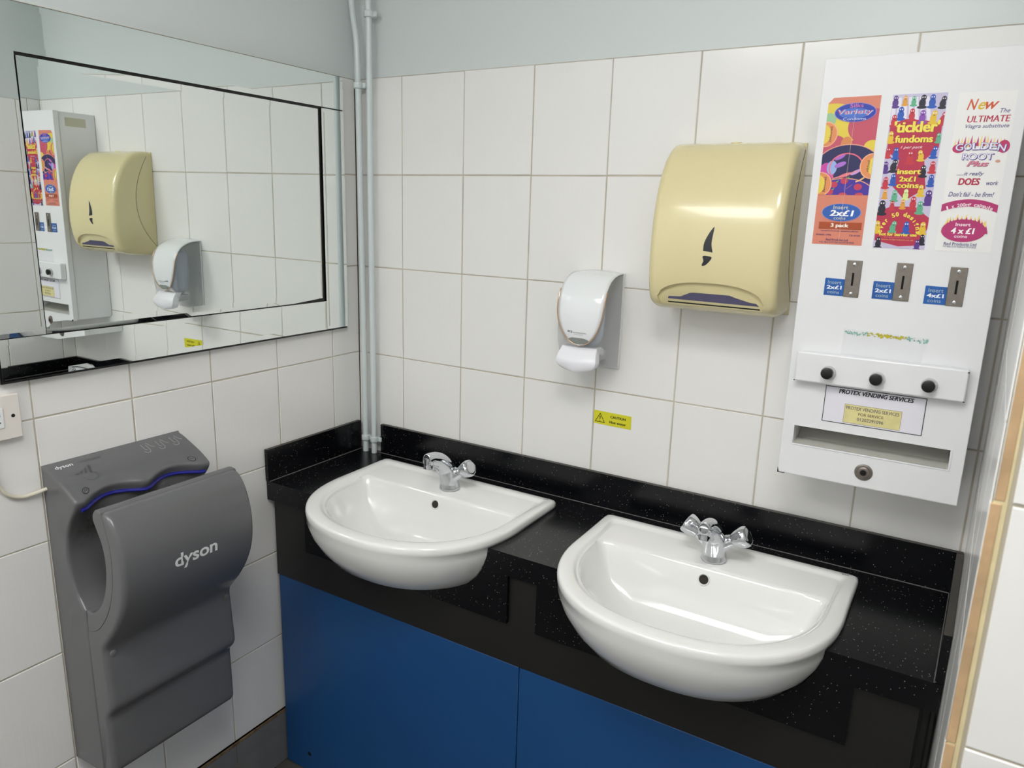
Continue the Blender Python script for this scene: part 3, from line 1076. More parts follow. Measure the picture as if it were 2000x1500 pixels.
drop([(1.0665, 1.5735), (1.0640, 1.574), (1.0565, 1.562), (1.0495, 1.545), (1.0488, 1.5305), (1.0495, 1.5285), (1.0660, 1.5275), (1.0675, 1.5285), (1.0640, 1.545)], 'level_window')
drop([(1.0495, 1.5195), (1.0660, 1.5185), (1.0648, 1.5120), (1.0560, 1.5020), (1.0490, 1.5000), (1.0485, 1.5030), (1.0510, 1.5100)], 'level_window')
bm = bmesh.new()
lathe(bm, (1.062, -.034, 1.7415), (0, .05, 1), [(.011, -.004), (.011, .0006), (.0085, .0012)], 24)
fin('lock_button', bm, CREAM, td, smooth=True)
for s_ in (-1, 1):   # seam between cover and wall plate on each side
    bm = bmesh.new()
    xx = TX1 if s_ > 0 else TX0
    tube(bm, catmull([(xx + s_ * .0002, -.020, 1.727), (xx + s_ * .0002, -.035, 1.700), (xx + s_ * .0002, -.055, 1.655), (xx + s_ * .0002, -.068, 1.600), (xx + s_ * .0002, -.066, 1.545), (xx + s_ * .0002, -.050, 1.495), (xx + s_ * .0002, -.025, 1.455), (xx + s_ * .0002, -.004, 1.430)], 4), .0005, 6)
    fin('side_seam', bm, SEAM, td)

# ------------------------------------------------------------------ soap dispenser
SX0, SX1 = .7065, .8255
scx = (SX0 + SX1) / 2
sd = empty('soap_dispenser', (scx, -.001, 1.235))
tag(sd, 'white and smoky clear soap dispenser with push lever left of the towel dispenser', 'soap dispenser')
prof = [p.to_2d() for p in catmull([(-.004, 1.4605, 0), (-.030, 1.4590, 0), (-.055, 1.4530, 0), (-.077, 1.4400, 0), (-.094, 1.4180, 0), (-.1035, 1.3900, 0), (-.107, 1.3600, 0), (-.1065, 1.3300, 0), (-.103, 1.3050, 0)], 5)]
def sbody(off, low):
    P = [p for p in inset2d(list(prof) + [Vector((-.004, 1.29))], off)][:-1]
    return P
body = list(prof) + [p.to_2d() for p in catmull([(-.099, 1.292, 0), (-.094, 1.278, 0), (-.080, 1.262, 0), (-.064, 1.250, 0), (-.045, 1.241, 0), (-.02, 1.237, 0), (-.004, 1.2360, 0)], 4)]
bodyi = inset2d(body, .0025)
bm = bmesh.new()
extrude_round(bm, [p for p in bodyi], SX0 + .001, SX1 - .001, .006, lambda p, s: (s, p[0], p[1]), mid=2)
fin('clear_body', bm, SMOKE, sd, smooth=True, angle=40)
box('back_plate', SX0, SX1, -.0042, -.0008, 1.2345, 1.4625, mat('grey_back_plate', '#e2e3e3', .3), sd, bevel=.002)
# soap pouch and pump inside
bm = bmesh.new()
tube(bm, [(scx, -.045, 1.435), (scx, -.048, 1.420), (scx, -.052, 1.385), (scx, -.052, 1.35), (scx, -.050, 1.315), (scx, -.048, 1.298), (scx, -.048, 1.285)], [.012, .030, .0345, .035, .032, .022, .010], 24)
fin('soap_pouch', bm, mat('blue_soap_pouch', '#aebbd0', .3), sd, smooth=True)
bm = bmesh.new()
bx(bm, scx - .022, scx + .036, -.074, -.030, 1.262, 1.284)
lathe(bm, (scx + .024, -.062, 1.281), (.3, -.2, .1), [(.006, 0), (.011, .004), (.011, .02), (.008, .024)], 16)
fin('pump_block', bm, mat('pump_plastic', '#c9cccd', .25), sd, bevel=.002)
# white shield cover with rounded tongue
n = len(prof)
L = [0]
for a, b in zip(prof[:-1], prof[1:]): L.append(L[-1] + (b - a).length)
def shield_w(z, y):
    W_ = .0578
    if z > 1.405: return W_ - .001 * (1.46 - z) / .055
    t = (1.405 - z) / (1.405 - 1.3015)
    t = min(1, max(0, t))
    return .0568 * max(0., 1 - t ** 2.35) ** .5
def shield(bm, zend, grow, th):
    rings = []
    P = [p for p in prof if p.y > zend + .002]
    a = [p for p in prof if p.y <= zend + .002]
    ext = catmull([(p.x, p.y, 0) for p in prof], 3)
    P = [p.to_2d() for p in ext if p.y >= 1.335]
    for i in range(1, 21):
        z = 1.335 - (1.335 - zend) * math.sin(PI / 2 * i / 20)
        for a, b in zip(body[:-1], body[1:]):
            if min(a.y, b.y) <= z <= max(a.y, b.y) and abs(a.y - b.y) > 1e-7: y_ = a.x + (b.x - a.x) * (z - a.y) / (b.y - a.y)
        P.append(Vector((y_, z)))
    top_s, bot_s = [], []
    for i, p in enumerate(P):
        q = P[min(i + 1, len(P) - 1)]
        o_ = P[max(i - 1, 0)]
        d = (q - o_).normalized()
        nn = Vector((d.y, -d.x))
        if nn.x > 0 and abs(nn.y) < .2: nn = -nn
        if nn.dot(Vector((-.6, .8))) < 0: nn = -nn
        wv = shield_w(p.y, p.x) + grow
        ring = []
        for k in range(13):
            t = -1 + 2 * k / 12
            drop_ = .0045 * t * t
            ring.append((scx - .001 + wv * t, p.x + nn.x * (th - drop_ * 1.0), p.y + nn.y * (th - drop_)))
        top_s.append(ring)
    return top_s
S = shield(None, 1.3016, .0, .0052)
bm = bmesh.new()
loft(bm, S, cap0=False, cap1=False, closed=False)
o = fin('front_shield', bm, SWHITE, sd, smooth=True, angle=60)
md = o.modifiers.new('s', 'SOLIDIFY'); md.thickness = .0022; md.offset = -1
# trim following the tongue edge
bm = bmesh.new()
Le = [Vector(r[0]) for r in S if r[0][2] < 1.425]
Re = [Vector(r[-1]) for r in S if r[0][2] < 1.425]
edge = [p + Vector((-.0013, 0, 0)) for p in Le] + [Vector(S[-1][6]) + Vector((0, .0002, -.0006))] + [p + Vector((.0013, 0, 0)) for p in reversed(Re)]
tube(bm, edge, .0017, 8)
fin('copper_trim', bm, COPPER, sd, smooth=True)
# small grey sight window at the tongue tip
def sfr(u, v, h):
    y = -.10
    for a, b in zip(body[:-1], body[1:]):
        if min(a.y, b.y) <= v <= max(a.y, b.y): y = a.x + (b.x - a.x) * (v - a.y) / (b.y - a.y)
    t = (u - scx + .001) / max(.008, shield_w(v, 0))
    return (u, y - .0052 + .0045 * min(1, t * t) - h, v)
pr = Print(sfr)
pr.h = .0006
gw = mat('sight_window', '#8f938f', .2)
for i in range(14):
    zz = [1.3032 + .0150 * k / 14 for k in (i, i + 1)]
    hw = [min(shield_w(z, 0) - .0012, .0270 * math.sqrt(max(0, 1 - ((z - 1.3100) / .0095) ** 2)) if z > 1.3100 else 1) for z in zz]
    if min(hw) <= 0: continue
    for k in range(8):
        a, b = -1 + 2 * k / 8, -1 + 2 * (k + 1) / 8
        pr.face([(scx - .001 + hw[0] * a, zz[0]), (scx - .001 + hw[0] * b, zz[0]), (scx - .001 + hw[1] * b, zz[1]), (scx - .001 + hw[1] * a, zz[1])], gw)
pr.h = .0007
pr.text('SCJ', scx - .0215, 1.3312, .0125, .0052, flat('#4a4a4c'), bold=.03)
pr.text('PROFESSIONAL', scx + .0035, 1.3302, .034, .0026, flat('#8a8a8c'), bold=.01)
pr.text('Proline WAVE', scx + .001, 1.3258, .022, .0022, flat('#9a9a9c'))
pr.done('shield_print', o)
# push lever
bm = bmesh.new()
rings = []
for i in range(25):
    u = i / 24
    z = 1.2955 - (1.2955 - 1.2392) * math.sin(PI / 2 * u)
    hw = .0435 + (.0503 - .0435) * min(1, (1.2955 - z) / .030) if z > 1.2655 else .0503 * max(.0006, 1 - ((1.2655 - z) / .0265) ** 2.2) ** .46
    yf_ = -.1045 - .0190 * math.sin(PI / 2 * min(1, (1.2955 - z) / .034)) + .006 * max(0, (1.262 - z) / .0228) ** 2
    ring = []
    for k in range(21):
        t = -1 + 2 * k / 20
        ring.append((scx - .002 + hw * t, yf_ + .0075 * t * t, z - (.0032 * (1 - t * t) * max(0, 1 - u * 3))))
    for k in range(21):
        t = 1 - 2 * k / 20
        ring.append((scx - .002 + hw * t * .99, yf_ + .030, z - (.0032 * (1 - t * t) * max(0, 1 - u * 3))))
    rings.append(ring)
loft(bm, rings)
fin('push_lever', bm, LEVER, sd, smooth=True, bevel=.0010, angle=50)

# ------------------------------------------------------------------ caution sign
pr = Print(lambda u, v, h: (.7665 + u, -.0004 - h, 1.0925 + v - .0008 * u / .098))
pr.slab([(0, .0002), (.0978, -.0003), (.0978, .0325), (0, .0335)], mat('yellow_label', '#dbd62a', .35), .0004)
bk = flat('#1d1c12')
tx, ty, s_ = .0165, .0155, .0135
T1 = [(tx - s_, ty - .0105), (tx + s_, ty - .0105), (tx, ty + .0135)]
pr.face(T1, bk); pr.up()
pr.face([(tx - s_ + .0028, ty - .0088), (tx + s_ - .0028, ty - .0088), (tx, ty + .0100)], mat('yellow_label', '#dbd62a', .35)); pr.up()
pr.face([(tx - .0009, ty - .0035), (tx + .0009, ty - .0035), (tx + .0014, ty + .0055), (tx - .0014, ty + .0055)], bk)
pr.ell(tx, ty - .0062, .0012, .0012, bk, 12)
pr.text('CAUTION', .0635, .0225, .0400, .0062, bk, bold=.03)
pr.text('Hot water', .0635, .0095, .0430, .0064, bk, bold=.03)
o = pr.done('caution_sign', None)
tag(o, 'small yellow caution hot water sticker on the tiles under the soap dispenser', 'sign')

# ------------------------------------------------------------------ vending machine
VX0, VX1, VY, VZ0, VZ1 = 1.2335, 1.5405, -.147, 1.1085, 1.8685
vm = empty('vending_machine', ((VX0 + VX1) / 2, -.001, VZ0))
tag(vm, 'tall white wall-mounted vending machine with three colourful posters and coin slots', 'vending machine')
bm = bmesh.new()
bx(bm, VX0 + .003, VX1 - .003, -.128, -.001, VZ0 + .002, VZ1 - .002)
cab = fin('cabinet_body', bm, VWHITE, vm, bevel=.002)
bm = bmesh.new()
bx(bm, VX0, VX1, VY, -.1290, VZ0, VZ1)
drr = fin('front_door', bm, VWHITE, vm)
def slotcut():
    bm = bmesh.new()
    bx(bm, 1.2555, 1.5170, -.2, -.060, 1.1725, 1.2085)
    return fin('cut', bm, VWHITE)
boolean(drr, [slotcut()])
boolean(cab, [slotcut()])
for o_ in (drr,):
    b_ = o_.modifiers.new('b', 'BEVEL'); b_.width = .0022; b_.segments = 3; b_.limit_method = 'ANGLE'; b_.angle_limit = math.radians(50)
# tray of the delivery slot: lining with slanting floor
bm = bmesh.new()
loft(bm, [[(1.2560, y, z) for y, z in ((-.146, 1.1728), (-.0605, 1.1728), (-.0605, 1.188), (-.100, 1.1745))], [(1.5165, y, z) for y, z in ((-.146, 1.1728), (-.0605, 1.1728), (-.0605, 1.188), (-.100, 1.1745))]])
fin('delivery_tray', bm, VDARK, vm)
bm = bmesh.new()
for a in ((1.2515, 1.5205, 1.2085, 1.2105), (1.2515, 1.5205, 1.1700, 1.1722), (1.2515, 1.2550, 1.1722, 1.2085), (1.5172, 1.5205, 1.1722, 1.2085)):
    bx(bm, a[0], a[1], VY - .0012, VY - .0001, a[2], a[3])
fin('slot_frame', bm, VWHITE, vm, bevel=.0005)

def vplace(ox, oz, y=VY - .0002, rot=0.):
    c, s_ = math.cos(rot), math.sin(rot)
    return lambda u, v, h: (ox + u * c - v * s_, y - h, oz + u * s_ + v * c)

# poster 1 ----------------------------------------------------------
W1, H1 = .083, .2515
pr = Print(vplace(1.247, 1.5525))
sal = flat('#dc8770')
pr.slab([(0, 0), (W1, 0), (W1, H1), (.008, H1 - .001), (0, H1 - .010)], sal, .0002)
full = (.0006, .0006, W1 - .0006, H1 - .001)
U = lambda f: f * W1
V = lambda f: H1 * (1 - f)     # f measured from the top
body_box = (0, V(.655), W1, V(.0))
pink, yel, lime, org = flat('#c8566c'), flat('#e6cf4e'), flat('#9ec79a'), flat('#dc8c56')
pr.rect(0, V(.655), W1, V(.36), flat('#3f2f8e')); pr.up()
pr.face([(0, V(.17)), (U(1), V(.12)), (U(1), V(.42)), (0, V(.42))], pink); pr.up()
pr.clipell(U(.12), V(.16), U(.5), .030, yel, body_box); pr.up()
pr.clipell(U(.45), V(.22), U(.22), .020, yel, body_box)
pr.clipell(U(.05), V(.15), U(.14), .012, lime, body_box)
pr.clipell(U(.56), V(.215), U(.1), .009, lime, body_box); pr.up()
pr.clipell(U(.88), V(.20), U(.44), .030, pink, body_box)
pr.clipell(U(.20), V(.315), U(.24), .016, pink, body_box); pr.up()
pr.clipell(U(.45), V(.31), U(.11), .012, org, body_box)
pr.clipell(U(.95), V(.335), U(.16), .012, yel, body_box); pr.up()
# central dark bubble
pr.clipell(U(.52), V(.475), U(.66), .041, flat('#f0a890'), (0, V(.56), W1, V(.3))); pr.up()
pr.clipell(U(.52), V(.475), U(.64), .0395, flat('#2c2c5c'), (0, V(.56), W1, V(.3))); pr.up()
pr.clipell(U(.12), V(.50), U(.16), .016, flat('#cf4aa8'), (0, V(.56), W1, V(.3)))
pr.clipell(U(.22), V(.47), U(.10), .012, flat('#9ab6e6'), (0, V(.56), W1, V(.3)))
pr.ell(U(.38), V(.45), .010, .004, flat('#b070d0'), rot=.4)
pr.ell(U(.36), V(.40), .009, .003, flat('#b070d0'), rot=.5)
pr.ell(U(.50), V(.52), .011, .003, flat('#e07080'), rot=.35)
pr.ell(U(.70), V(.50), .009, .003, flat('#d0a0e0'), rot=.5); pr.up()
arcp = [(U(.5 + .33 * math.cos(a)), V(.47) + .024 * math.sin(a)) for a in [PI * (1.25 - 1.35 * i / 14) for i in range(15)]]
line(pr, arcp, .0022, flat('#e8708c'))
line(pr, [(U(.25), V(.545)), (U(.5), V(.52)), (U(.74), V(.49))], .0018, flat('#f09898'))
pr.up()
# fruit area
def fruit(u, v, r, col, leaf=True):
    pr.ell(u, v, r, r * .85, col, 16)
    if leaf:
        pr.face([(u + r * .3, v + r * .8), (u + r * 1.3, v + r * 1.3), (u + r * .9, v + r * .5)], flat('#7f9a5a'))
pr.clipell(U(.5), V(.655), U(.62), .029, flat('#e8a080'), (0, V(.655), W1, V(.5))); pr.up()
pr.clipell(U(.5), V(.655), U(.60), .0275, flat('#4a36a0'), (0, V(.655), W1, V(.5))); pr.up()
for u, v, r in ((.30, .585, .0062), (.50, .56, .0062), (.78, .60, .0066), (.24, .635, .0055)):
    fruit(U(u), V(v), r, flat('#c8405c'), u != .78)
for u in (.5, .82): pr.clipell(U(u), V(.655), .007, .004, flat('#cf4d60'), (0, V(.655), W1, V(.6)))
line(pr, [(U(.55), V(.615)), (U(.66), V(.585))], .0007, flat('#b87b6c'))
line(pr, [(U(.72), V(.565)), (U(.80), V(.555)), (U(.88), V(.535))], .0026, flat('#f0c090'))
pr.up()
# three side bubbles
for u, v, tx_ in ((.02, .245, 'coloured'), (.02, .585, 'flavoured'), (1.0, .46, 'ribbed')):
    bb = (0, V(.655), W1, V(.1))
    pr.clipell(U(u), V(v), U(.235), .0215, flat('#f3b89a'), bb); pr.h += .00006
    pr.clipell(U(u), V(v), U(.215), .0200, flat('#e6945e'), bb); pr.h += .00006
    e_ = u + (-.08 if u < .5 else .10)
    pr.clipell(U(e_), V(v), U(.18), .0175, flat('#ecd256'), bb); pr.h += .00006
    pr.text(tx_, U(u + (.095 if u < .5 else -.075)), V(v), .026 if u < .5 else .018, .0042, flat('#4a3a2e'), bold=.012, rot=PI / 2 - .02)
pr.up()
pr.ell(U(.545), V(.105), U(.405), .0160, flat('#9a8fd8')); pr.up()
pr.ell(U(.545), V(.105), U(.39), .0152, flat('#2f42ac')); pr.up()
pr.ell(U(.53), V(.110), U(.30), .0085, flat('#4d74cc')); pr.up()
pr.text('Silks', U(.56), V(.060), .0215, .0066, flat('#e07aa8'), bold=.005)
pr.text('Variety', U(.545), V(.105), .0575, .0105, flat('#b8d0f0'), bold=.03, shear=.08); pr.up()
pr.text('Variety', U(.53), V(.104), .0560, .0095, flat('#d0506c'), bold=.0, shear=.08)
pr.text('Condoms', U(.545), V(.147), .037, .0045, flat('#c6d4f4'), bold=.01)
pr.up()
pr.ell(U(.52), V(.775), U(.395), .0155, flat('#8fa0dc')); pr.up()
pr.ell(U(.52), V(.775), U(.38), .0150, flat('#3461b4')); pr.up()
pr.text('Insert', U(.50), V(.740), .0245, .0065, flat('#d5d6c0'), bold=.008)
pr.text('2x£1', U(.53), V(.780), .0400, .0105, flat('#ffffff'), bold=.03, shear=.12)
pr.text('coins', U(.50), V(.815), .0195, .0048, flat('#d5d6c0'), bold=.005)
pr.rect(U(.10), V(.890), U(.955), V(.843), flat('#ad4f2a')); pr.up()
pr.text('3 pack', U(.52), V(.868), .0300, .0085, flat('#fff6ee'), bold=.03)
pr.text('condoms from the selection shown', U(.53), V(.903), .062, .0022, flat('#4a3876'), bold=.01)
pr.text('EN600 1996', U(.22), V(.932), .0250, .0030, flat('#6a4a78'), bold=.01)
pr.text('CE 0120', U(.84), V(.932), .0180, .0030, flat('#6a4a78'), bold=.01)
pr.text('Red Products Ltd', U(.5), V(.965), .0370, .0036, flat('#6a4a78'), bold=.015)
pr.text('P.O. Box 2113 Stafford ST18 0GZ', U(.5), V(.983), .0580, .0027, flat('#6a4a78'), bold=.012)
line(pr, [(U(.545), V(.10)), (U(.53), V(.55)), (U(.54), V(.99))], .0004, flat('#e9c9be'))
pr.done('poster', vm)['label'] = 'orange and blue poster'

# poster 2 ----------------------------------------------------------
W2, H2 = .0805, .253
pr = Print(vplace(1.348, 1.5505))
pr.slab([(0, 0), (W2, 0), (W2, H2), (0, H2)], flat('#c9c2dc'), .0002)
U = lambda f: f * W2
V = lambda f: H2 * (1 - f)
red = flat('#b93350')
full2 = (.0004, .0004, W2 - .0004, H2 - .0004)
for k in range(7):
    pr.face([(U(.10 * k), V(.02)), (U(.10 * k + .07), V(.02)), (U(.45 + .12 * (k - 3)), V(.24)), (U(.38 + .12 * (k - 3)), V(.24))], flat('#e8e4f2'))
pr.up()
for (a, b) in ((.1, .5), (.55, .74)):
    pass
pr.face([(U(.02), V(.19)), (U(.3), V(.155)), (U(.7), V(.17)), (U(.98), V(.19)), (U(.98), V(.34)), (U(.75), V(.42)), (U(.85), V(.6)), (U(.5), V(.68)), (U(.2), V(.58)), (U(.28), V(.42)), (U(.02), V(.36))], red)
pr.face([(U(.0), V(.76)), (U(.25), V(.72)), (U(.7), V(.72)), (U(1.), V(.79)), (U(1.), V(.86)), (U(.9), V(.93)), (U(.98), V(.97)), (U(.5), V(.985)), (U(.02), V(.95))], red)
pr.up()
cols = dict(p='#5c3a8c', o='#e0a040', g='#63b08c', k='#2a2838', b='#2f5cb8', r='#c83c48', y='#e6bf3e', m='#8a50b4', c='#d8e89a')
def fig(u, v, s_, c, tl=0):
    """generic little novelty figure: base, body, head with two eyes"""
    m_ = flat(cols[c])
    h0 = pr.h
    for du, dv, ru, rv in ((0, -.0075, .0062, .0022), (0, -.002, .0042, .0062), (tl * .002, .0048, .0034, .0042)):
        pr.clipell(U(u) + du * s_, V(v) + dv * s_, ru * s_, rv * s_, m_, full2, 20)
    pr.h = h0 + .00006
    for e in (-1, 1): pr.clipell(U(u) + (tl * .002 + e * .0014) * s_, V(v) + .0055 * s_, .0008 * s_, .001 * s_, flat('#f2f0f6'), full2, 8)
    pr.clipell(U(u) + tl * .0015 * s_, V(v) + .0025 * s_, .0014 * s_, .0005 * s_, flat('#20203a'), full2, 8)
    pr.h = h0
for a in ((.06, .045, 1.1, 'p'), (.24, .04, .9, 'o'), (.40, .045, .9, 'g'), (.56, .05, 1.2, 'k', .5), (.74, .05, 1.2, 'b'), (.93, .06, 1.1, 'k', .6),
          (.08, .165, 1.1, 'r'), (.19, .12, 1.2, 'b'), (.40, .13, 1.1, 'r'), (.60, .145, 1.2, 'm'), (.80, .15, 1.2, 'y', .5), (.98, .16, 1.2, 'r', .8),
          (.06, .27, 1.1, 'y'), (.95, .28, .9, 'g'), (.05, .37, 1.0, 'r'), (.20, .375, 1.1, 'b'), (.68, .39, 1.0, 'y', -.8), (.90, .37, 1.1, 'b', .8), (.48, .40, 1.2, 'r'),
          (.04, .465, 1.1, 'p'), (.19, .455, 1.2, 'k', .8), (.76, .49, 1.1, 'k'), (.92, .465, 1.1, 'r'), (.08, .565, 1.1, 'r'), (.22, .545, 1.1, 'b'), (.93, .55, 1.1, 'b'),
          (.10, .64, .9, 'o'), (.29, .65, 1.1, 'g'), (.50, .64, 1.0, 'c'), (.77, .615, 1.1, 'y'), (.93, .66, 1.4, 'p'), (.08, .73, 1.4, 'k'), (.27, .715, .9, 'r'), (.47, .705, .9, 'o'),
          (.66, .695, 1.2, 'r'), (.80, .725, 1.2, 'g'), (.04, .86, 1.2, 'y'), (.34, .855, 1.1, 'g', .8), (.60, .86, 1.2, 'b'), (.91, .86, 1.2, 'y'), (.10, .965, 1.1, 'k'), (.93, .935, 1.0, 'k'), (.85, .97, 1.0, 'p')):
    fig(*a)
pr.up(3)
ye = flat('#f2e35c')
shd = flat('#8e2038')
for (tt, u, v, ww, hh, kw) in (("'tickler'", .52, .205, .068, .0185, dict(bold=.05)), ('fundoms', .50, .283, .057, .0120, dict(bold=.05)),
        ('insert', .50, .492, .036, .0085, dict(bold=.045)), ('2x£1', .49, .540, .025, .0085, dict(bold=.045)), ('coins', .51, .582, .034, .0085, dict(bold=.045))):
    pr.text(tt, U(u) + .0006, V(v) - .0006, ww, hh, shd, **kw)
    pr.up()
    pr.text(tt, U(u), V(v), ww, hh, ye, **kw)
    pr.up()
pr.text('1 per pack', U(.48), V(.338), .033, .0055, flat('#f6eef0'), shear=.35)
pr.arc('over 50 designs', U(.47), V(.905), .0300, PI / 2, .205, .0072, ye, bold=.03, ry=1.15)
pr.text('not for barrier use', U(.46), V(.905), .058, .0055, ye, bold=.03)
pr.text('Red Products PO Box 2113 Stafford', U(.46), V(.925), .042, .0018, flat('#d88a8c'))
pr.text('www.redproducts.co.uk', U(.46), V(.942), .050, .0034, flat('#e6b070'))
pr.done('poster', vm)['label'] = 'red and purple poster with yellow lettering'

# poster 3 ----------------------------------------------------------
W3, H3 = .0795, .2515
pr = Print(vplace(1.4445, 1.5505, rot=0.0))
pr.slab([(0, 0), (W3, 0), (W3, H3), (0, H3)], flat('#efeeec'), .0003)
U = lambda f: f * W3
V = lambda f: H3 * (1 - f)
navy, crim, mag = flat('#4a4a86'), flat('#b8304e'), flat('#b83a74')
for i, (ch, c, u, ww, hh) in enumerate((('N', '#cf5a34', .235, .0155, .0165), ('e', '#dcb62c', .40, .0105, .0115), ('w', '#cf5a34', .575, .0185, .0115))):
    pr.text(ch, U(u + .03), V(.075) - (.0165 - hh) / 2, ww, hh, flat(c), bold=.015, shear=.35)
pr.text('The', U(.84), V(.118), .0135, .0068, navy, bold=.01, shear=.3)
pr.text('ULTIMATE', U(.58), V(.165), .0590, .0100, crim, bold=.035, shear=.12)
pr.text('Viagra substitute', U(.575), V(.212), .0600, .0078, navy, bold=.01, shear=.3)
# flames and logo
fl, fr_ = flat('#f2d98a'), flat('#c23a6a')
rnd = random.Random(5)
for i in range(17):
    u = .06 + .9 * i / 16
    hh = .008 + .007 * rnd.random()
    base = V(.335 - .02 * math.sin(PI * i / 16))
    pr.face([(U(u - .03), base - .004), (U(u + .03), base - .004), (U(u + .008), base + hh)], fr_ if i % 2 else fl)
pr.ell(U(.14), V(.345), .009, .007, fr_)
pr.ell(U(.92), V(.335), .008, .010, fr_)
pr.up()
lav = flat('#8d86c0')
for dx, dz, c, bd in ((.0009, -.0009, flat('#4c3a70'), .055), (0, 0, lav, .05)):
    for i, ch in enumerate('GOLDEN'):
        t = (i - 2.5) / 2.5
        pr.text(ch, U(.52 + .37 * t) + dx, V(.337 - .006 * (1 - t * t)) + dz + (.0 if i < 5 else -.0012), .0115, .0115, c, bold=bd, rot=-.12 * t)
    pr.text('ROOT', U(.50) + dx, V(.395) + dz, .044, .0105, c, bold=bd)
    pr.up()
for i, ch in enumerate('GOLDEN'):
    t = (i - 2.5) / 2.5
    pr.text(ch, U(.52 + .37 * t), V(.337 - .006 * (1 - t * t)) + (.0 if i < 5 else -.0012), .0102, .0100, flat('#f4f2fa'), bold=.0, rot=-.12 * t)
pr.text('ROOT', U(.50), V(.395), .042, .0092, flat('#f4f2fa'), bold=.0)
pr.text('Plus', U(.52) + .0005, V(.440) - .0006, .031, .0085, flat('#5b3a58'), bold=.03, shear=.35)
pr.up()
pr.text('Plus', U(.52), V(.440), .031, .0085, flat('#d68098'), bold=.025, shear=.35)
pr.ell(U(.86), V(.425), .0035, .0022, flat('#d4a08c'))
pr.text('.....it really', U(.42), V(.505), .0380, .0078, navy, bold=.01, shear=.3)
pr.text('DOES', U(.42), V(.552), .0305, .0108, crim, bold=.04, shear=.12)
pr.text('work', U(.83), V(.560), .0165, .0068, navy, bold=.01, shear=.3)
pr.text("Don't fail - be firm!", U(.49), V(.632), .0640, .0080, navy, bold=.008, shear=.28)
# ribbon
N = 18
for i in range(N):
    a, b = i / N, (i + 1) / N
    zf = lambda t: V(.722) + .0088 * (1 - (2 * t - 1) ** 2)
    pr.face([(U(a), zf(a) - .006), (U(b), zf(b) - .006), (U(b), zf(b) + .006), (U(a), zf(a) + .006)], mag)
pr.up()
pr.arc('1 x 200mg capsule', U(.5), V(.702) - .0869, .0880, PI / 2, .0455, .0056, flat('#f6e4ec'), bold=.02)
# flame oval
for i in range(15):
    t = i / 14
    a = PI * (1 - t)
    cu_, cv_ = U(.46) + .0290 * math.cos(a), V(.865) + .0150 * math.sin(a)
    hh = .009 + .006 * rnd.random()
    pr.face([(cu_ - .004, cv_ - .004), (cu_ + .004, cv_ - .004), (cu_ + .0016, cv_ + hh)], fl)
    pr.face([(cu_ - .002, cv_ - .004), (cu_ + .006, cv_ - .004), (cu_ + .002, cv_ + hh * .6)], mag)
pr.up()
pr.ell(U(.46), V(.865), .0320, .0185, mag); pr.up()
pr.text('Insert', U(.44), V(.825), .0215, .0055, flat('#f6e4ec'), bold=.02)
pr.text('4 x £1', U(.45), V(.866), .0340, .0098, flat('#ffffff'), bold=.025, shear=.1)
pr.text('coins', U(.43), V(.902), .0190, .0046, flat('#f6e4ec'), bold=.02)
pr.text('Red Products Ltd', U(.44), V(.952), .0470, .0050, navy, bold=.01)
pr.text('PO Box 2113 Stafford ST18 0GZ', U(.44), V(.970), .0475, .0028, flat('#6e7494'), bold=.01)
pr.done('poster', vm)['label'] = 'white poster with red and blue lettering'

# coin plates and blue labels
for i, (x, z, word) in enumerate(((1.3105, 1.4610, '2x£1'), (1.3908, 1.4610, '2x£1'), (1.4722, 1.4590, '4x£1'))):
    bm = bmesh.new()
    bx(bm, x, x + .0255, VY - .0022, VY - .0001, z, z + .0655)
    cp = fin('coin_plate', bm, STEEL, vm, bevel=.0009)
    bm = bmesh.new()
    bx(bm, x + .0110, x + .0145, VY - .0026, VY - .0021, z + .0205, z + .0435)
    fin('coin_slot', bm, DARK, cp)
    for zz in (z + .0065, z + .0585):
        bm = bmesh.new()
        lathe(bm, (x + .0128, VY - .0021, zz), (0, -1, 0), [(.0031, 0), (.0029, .0008), (.0018, .0014), (.0012, .0014), (.0012, .0006)], 16)
        fin('rivet', bm, CHROME, cp, smooth=True)
    lx = x - .0330
    pr = Print(vplace(lx, z + .0005))
    pr.slab([(0, 0), (.0329, 0), (.0329, .0305), (.001, .0312), (0, .0300)], mat('blue_label', '#1f5fb0', .4, noise=(60, .2)), .0003)
    c1 = flat('#a9bcc4')
    pr.text('Insert', .0165, .0240, .0225, .0066, c1, bold=.005)
    pr.text(word, .0165, .0150, .0255, .0068, flat('#f4f8ff'), bold=.025)
    pr.text('coins', .0160, .0062, .0200, .0056, c1, bold=.005)
    pr.done('coin_label', vm)

# remains of a torn sticker under clear film
pr = Print(vplace(1.3195, 1.3540, rot=-.014))
pr.slab([(0, 0), (.130, 0), (.137, .048), (0, .0492)], FILM, .0002)
rnd = random.Random(11)
for i in range(150):
    u = .001 + .135 * rnd.random()
    zone = 0 if u < .040 or u > .102 else 1
    if zone == 0 and rnd.random() < .45: continue
    v = .0435 + rnd.uniform(-.0032, .0028) - (.004 * rnd.random() if u > .115 else 0)
    r = rnd.uniform(.0006, .0018)
    pr.ell(u, v, r * 1.3, r, flat('#c3b935') if zone else flat('#8fbdb0'), 7, rot=rnd.random() * 3)
pr.up()
for i in range(60):
    u = .001 + .135 * rnd.random()
    pr.ell(u, .0435 + rnd.uniform(-.003, .003), .0007, .0005, flat('#4f8f82') if (u < .04 or u > .102) else flat('#8f8a35'), 6)
pr.done('torn_sticker', vm)

